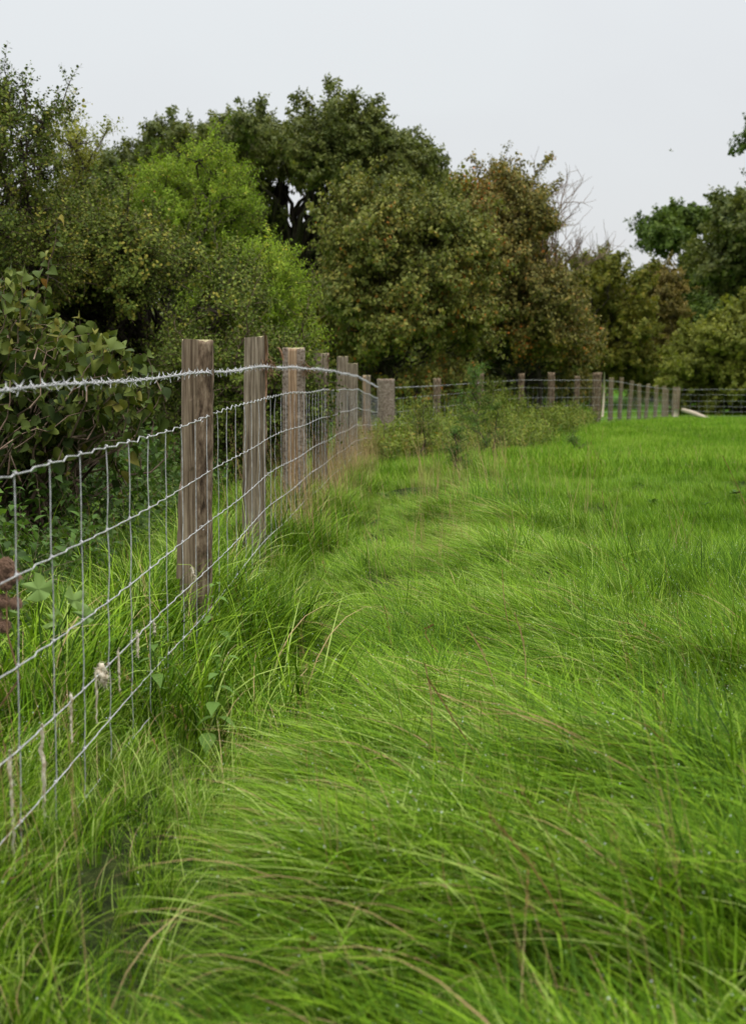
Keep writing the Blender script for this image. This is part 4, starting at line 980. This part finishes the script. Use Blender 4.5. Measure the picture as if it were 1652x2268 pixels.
# big lobed leaves and thistle heads at the left edge
rng = np.random.default_rng(90)
Yb = 4.6; c = P(70, 1320, Yb); rt = empty('broad_leaved_weed', (c[0], c[1], float(G(c[0], c[1]))), 'weed with big pale lobed leaves behind the wires at the left edge', 'weed')
for k, (x, y, r_, az) in enumerate(((85, 1305, .055, .2), (165, 1330, .05, 1.2), (15, 1345, .05, 2.6), (190, 1365, .04, .1), (120, 1375, .045, -.9))):
    mb = MB(); ns = 22; v = [(0, 0, 0)]
    for j in range(ns):
        a = j / ns * 2 * math.pi; rr_ = .72 * r_ * (1 + .20 * math.cos(a * 5) + .16 * (j % 2)) * (1 - .55 * math.exp(-((a - math.pi) / .35) ** 2))
        v.append((rr_ * math.cos(a), rr_ * math.sin(a), .014 * math.cos(a * 5) + .006 * (j % 2)))
    f = [(0, 1 + j, 1 + (j + 1) % ns) for j in range(ns)]
    v = np.array(v) @ rotm(az, R(20), R(55)).T + P(x, y, Yb + .05 * k); mb.add(v, f, 0, (rng.random(), 0, 0)); under(mb.build('leaf', M['butterbur']), rt)
    mb = MB(); e = P(x, y, Yb + .05 * k); limb(mb, (c[0], c[1], rt.location[2]), e, .003, .002, .2, 6, 4, 0); under(mb.build('leaf_stalk', M['nettle']), rt)
c = P(5, 1300, 3.9); rt = empty('dead_thistle', (c[0], c[1], float(G(c[0], c[1]))), 'withered thistle with shaggy brown seed heads at the left edge', 'thistle')
mb = MB(); limb(mb, (c[0] - .02, c[1], rt.location[2]), P(4, 1250, 3.9), .004, .002, .2, 8, 5, 0); under(mb.build('stem', M['fibre']), rt)
for (x, y, r_) in ((14, 1250, .020), (30, 1275, .017), (12, 1290, .018), (35, 1335, .016), (5, 1330, .018), (8, 1385, .017), (-12, 1360, .02), (2, 1265, .02)):
    mb = MB(); c0 = P(x, y, 3.9); v = OCT * r_ * .5 + c0; mb.add(v, OCF)
    for i in range(760):
        dv = rng.normal(0, 1, 3); dv /= np.linalg.norm(dv); q = c0 + dv * r_ * rng.uniform(.7, 1.05); q2 = q + np.array([rng.normal(0, .3), 0, -.5]) * r_ * .6
        tube(mb, [c0 + dv * r_ * .3, q, q2], [.0009, .0008, .0004], 3)
    under(mb.build('seed_head', M['thistle']), rt)

# standing dry grass stems that show singly
rng = np.random.default_rng(93); random.seed(93)
stems = [(940, 1470, 935, 1700, 0), (945, 1500, 1090, 1730, 1), (1085, 1810, 1250, 2165, 1), (1035, 1390, 1100, 1560, 0), (1140, 1360, 1148, 1530, 0), (1112, 1265, 1135, 1400, 0), (960, 1385, 975, 1440, 1), (1412, 1670, 1390, 1760, 1),
         (980, 1900, 1030, 2050, 0), (1170, 1880, 1200, 2010, 0), (1180, 2160, 1240, 2268, 0), (700, 2080, 620, 2200, 1), (770, 2110, 840, 2160, 0), (1275, 1750, 1290, 1950, 0), (20, 1930, 60, 1860, 1), (1600, 1010, 1640, 1095, 1), (1200, 1540, 1225, 1620, 1), (845, 1757, 890, 1760, 0)]
stem_labels = ['straw stem standing upright just left of the long reddish stem in mid picture', 'long reddish brown stem slanting down to the right through the middle of the grass',
  'long brown stem slanting down to the right across the lower right grass', 'pale stem leaning in the grass above the upright stem in mid picture', 'pale upright stem right of centre where the grass turns taller',
  'thin pale stem rising beside the trodden strip, right of the holly sapling', 'short dark seed head above the flattened grass in the centre', 'red brown seed head leaning to the left in the blurred grass lower right',
  'pale stem slanting in the blurred grass below the picture centre', 'pale stem between the lower long brown stem and the right hand grass', 'pale stem cut by the bottom edge right of the centre', 'brown stem leaning to the right in the flattened grass at the bottom',
  'short pale stem lying almost flat near the bottom centre', 'upright pale stem in the blurred grass right of the long reddish stem', 'orange brown stem in the lowest fence grass at the left edge', 'dark twig like stem standing in the far pasture at the right edge',
  'brown stem at the edge of the pasture, farther than the flattened grass', 'straw piece lying level on the flattened grass in the centre']
for si, (x0_, y0_, x1_, y1_, dk) in enumerate(stems):
    yb_ = max(y0_, y1_); q = GP((x1_ if y1_ >= y0_ else x0_), yb_ + 60); Yd = q[1] * .97
    a = P(x1_, y1_, Yd) if y1_ >= y0_ else P(x0_, y0_, Yd); e = P(x0_, y0_, Yd + .05) if y1_ >= y0_ else P(x1_, y1_, Yd + .05)
    ga = a - (e - a) * .25; rt = empty('dry_grass_stem', (ga[0], ga[1], ga[2]), stem_labels[si], 'grass stem', 'single dry stems in the long grass')
    mb = MB(); n = 8; t = np.linspace(0, 1, n)[:, None]; mid = rng.normal(0, .02, 3); p = ga + (e - ga) * t + mid * np.sin(t * math.pi)
    tube(mb, p, np.linspace(.0019, .0011, n), 4, 0, (.3 + .5 * rng.random(), 0, 0)); under(mb.build('stalk', M['redstraw'] if dk else M['straw']), rt)
    mb = MB(); Lh = min(.12, np.linalg.norm(e - ga) * .35)
    dvn = (p[-1] - p[-2]) / np.linalg.norm(p[-1] - p[-2])
    for k in range(34):
        c = p[-1] - dvn * Lh * k / 34; blade(mb, c, rng.uniform(0, 6.28), .1, .5, .009, .003, 2, 0, rng.random())
    under(mb.build('seed_head', M['redstraw'] if dk else M['straw']), rt)

# low weeds out in the pasture
for (x, y, lb, s) in ((1445, 1140, 'dark dock rosette out in the pasture', .09), (1560, 1135, 'pale grey green thistle rosette in the pasture', .07), (850, 1110, 'dark weed clump in the trodden strip beside the dry stalks', .10), (1630, 1105, 'low weed clump at the right edge of the pasture', .11)):
    q = GP(x, y); rt = empty('weed_rosette', (q[0], q[1], float(G(q[0], q[1]))), lb, 'weed')
    for i in range(14):
        mb = MB(); v, f = leafgeo(s * random.uniform(.4, .8), s * .3, 'lance', .3, .6); v = v @ rotm(i * 2.4, R(random.uniform(15, 50)), 0).T + np.array(rt.location) + (0, 0, .05)
        mb.add(v, f, 0, (random.random(), 0, 0)); under(mb.build('leaf', M['nettle']), rt)

# bird far off in the sky
c = P(1485, 332, 90); bo = MB()
tube(bo, [(-.13, 0, .02), (-.06, 0, .01), (.06, 0, -.01), (.16, 0, -.05)], [.01, .035, .04, .008], 6)
bd = bo.build('bird', M['bird'], loc=None); bd.location = tuple(c); tag(bd, 'tiny bird flying high in the pale sky', 'bird')
wb = MB(); wb.add(np.array([(-.04, 0, .02), (.05, 0, 0), (0, .2, .07), (-.06, .28, .05), (-.04, 0, .03), (.05, 0, .01), (0, .2, .08), (-.06, .28, .06)]), [(0, 1, 2, 3), (7, 6, 5, 4), (0, 4, 5, 1), (1, 5, 6, 2), (2, 6, 7, 3)])
wb.build('wing', M['bird'], bd)
wb = MB(); wb.add(np.array([(-.04, 0, .02), (.05, 0, 0), (0, -.2, .07), (-.06, -.28, .05), (-.04, 0, .03), (.05, 0, .01), (0, -.2, .08), (-.06, -.28, .06)]), [(3, 2, 1, 0), (4, 5, 6, 7), (1, 5, 4, 0), (2, 6, 5, 1), (3, 7, 6, 2)])
wb.build('wing', M['bird'], bd)
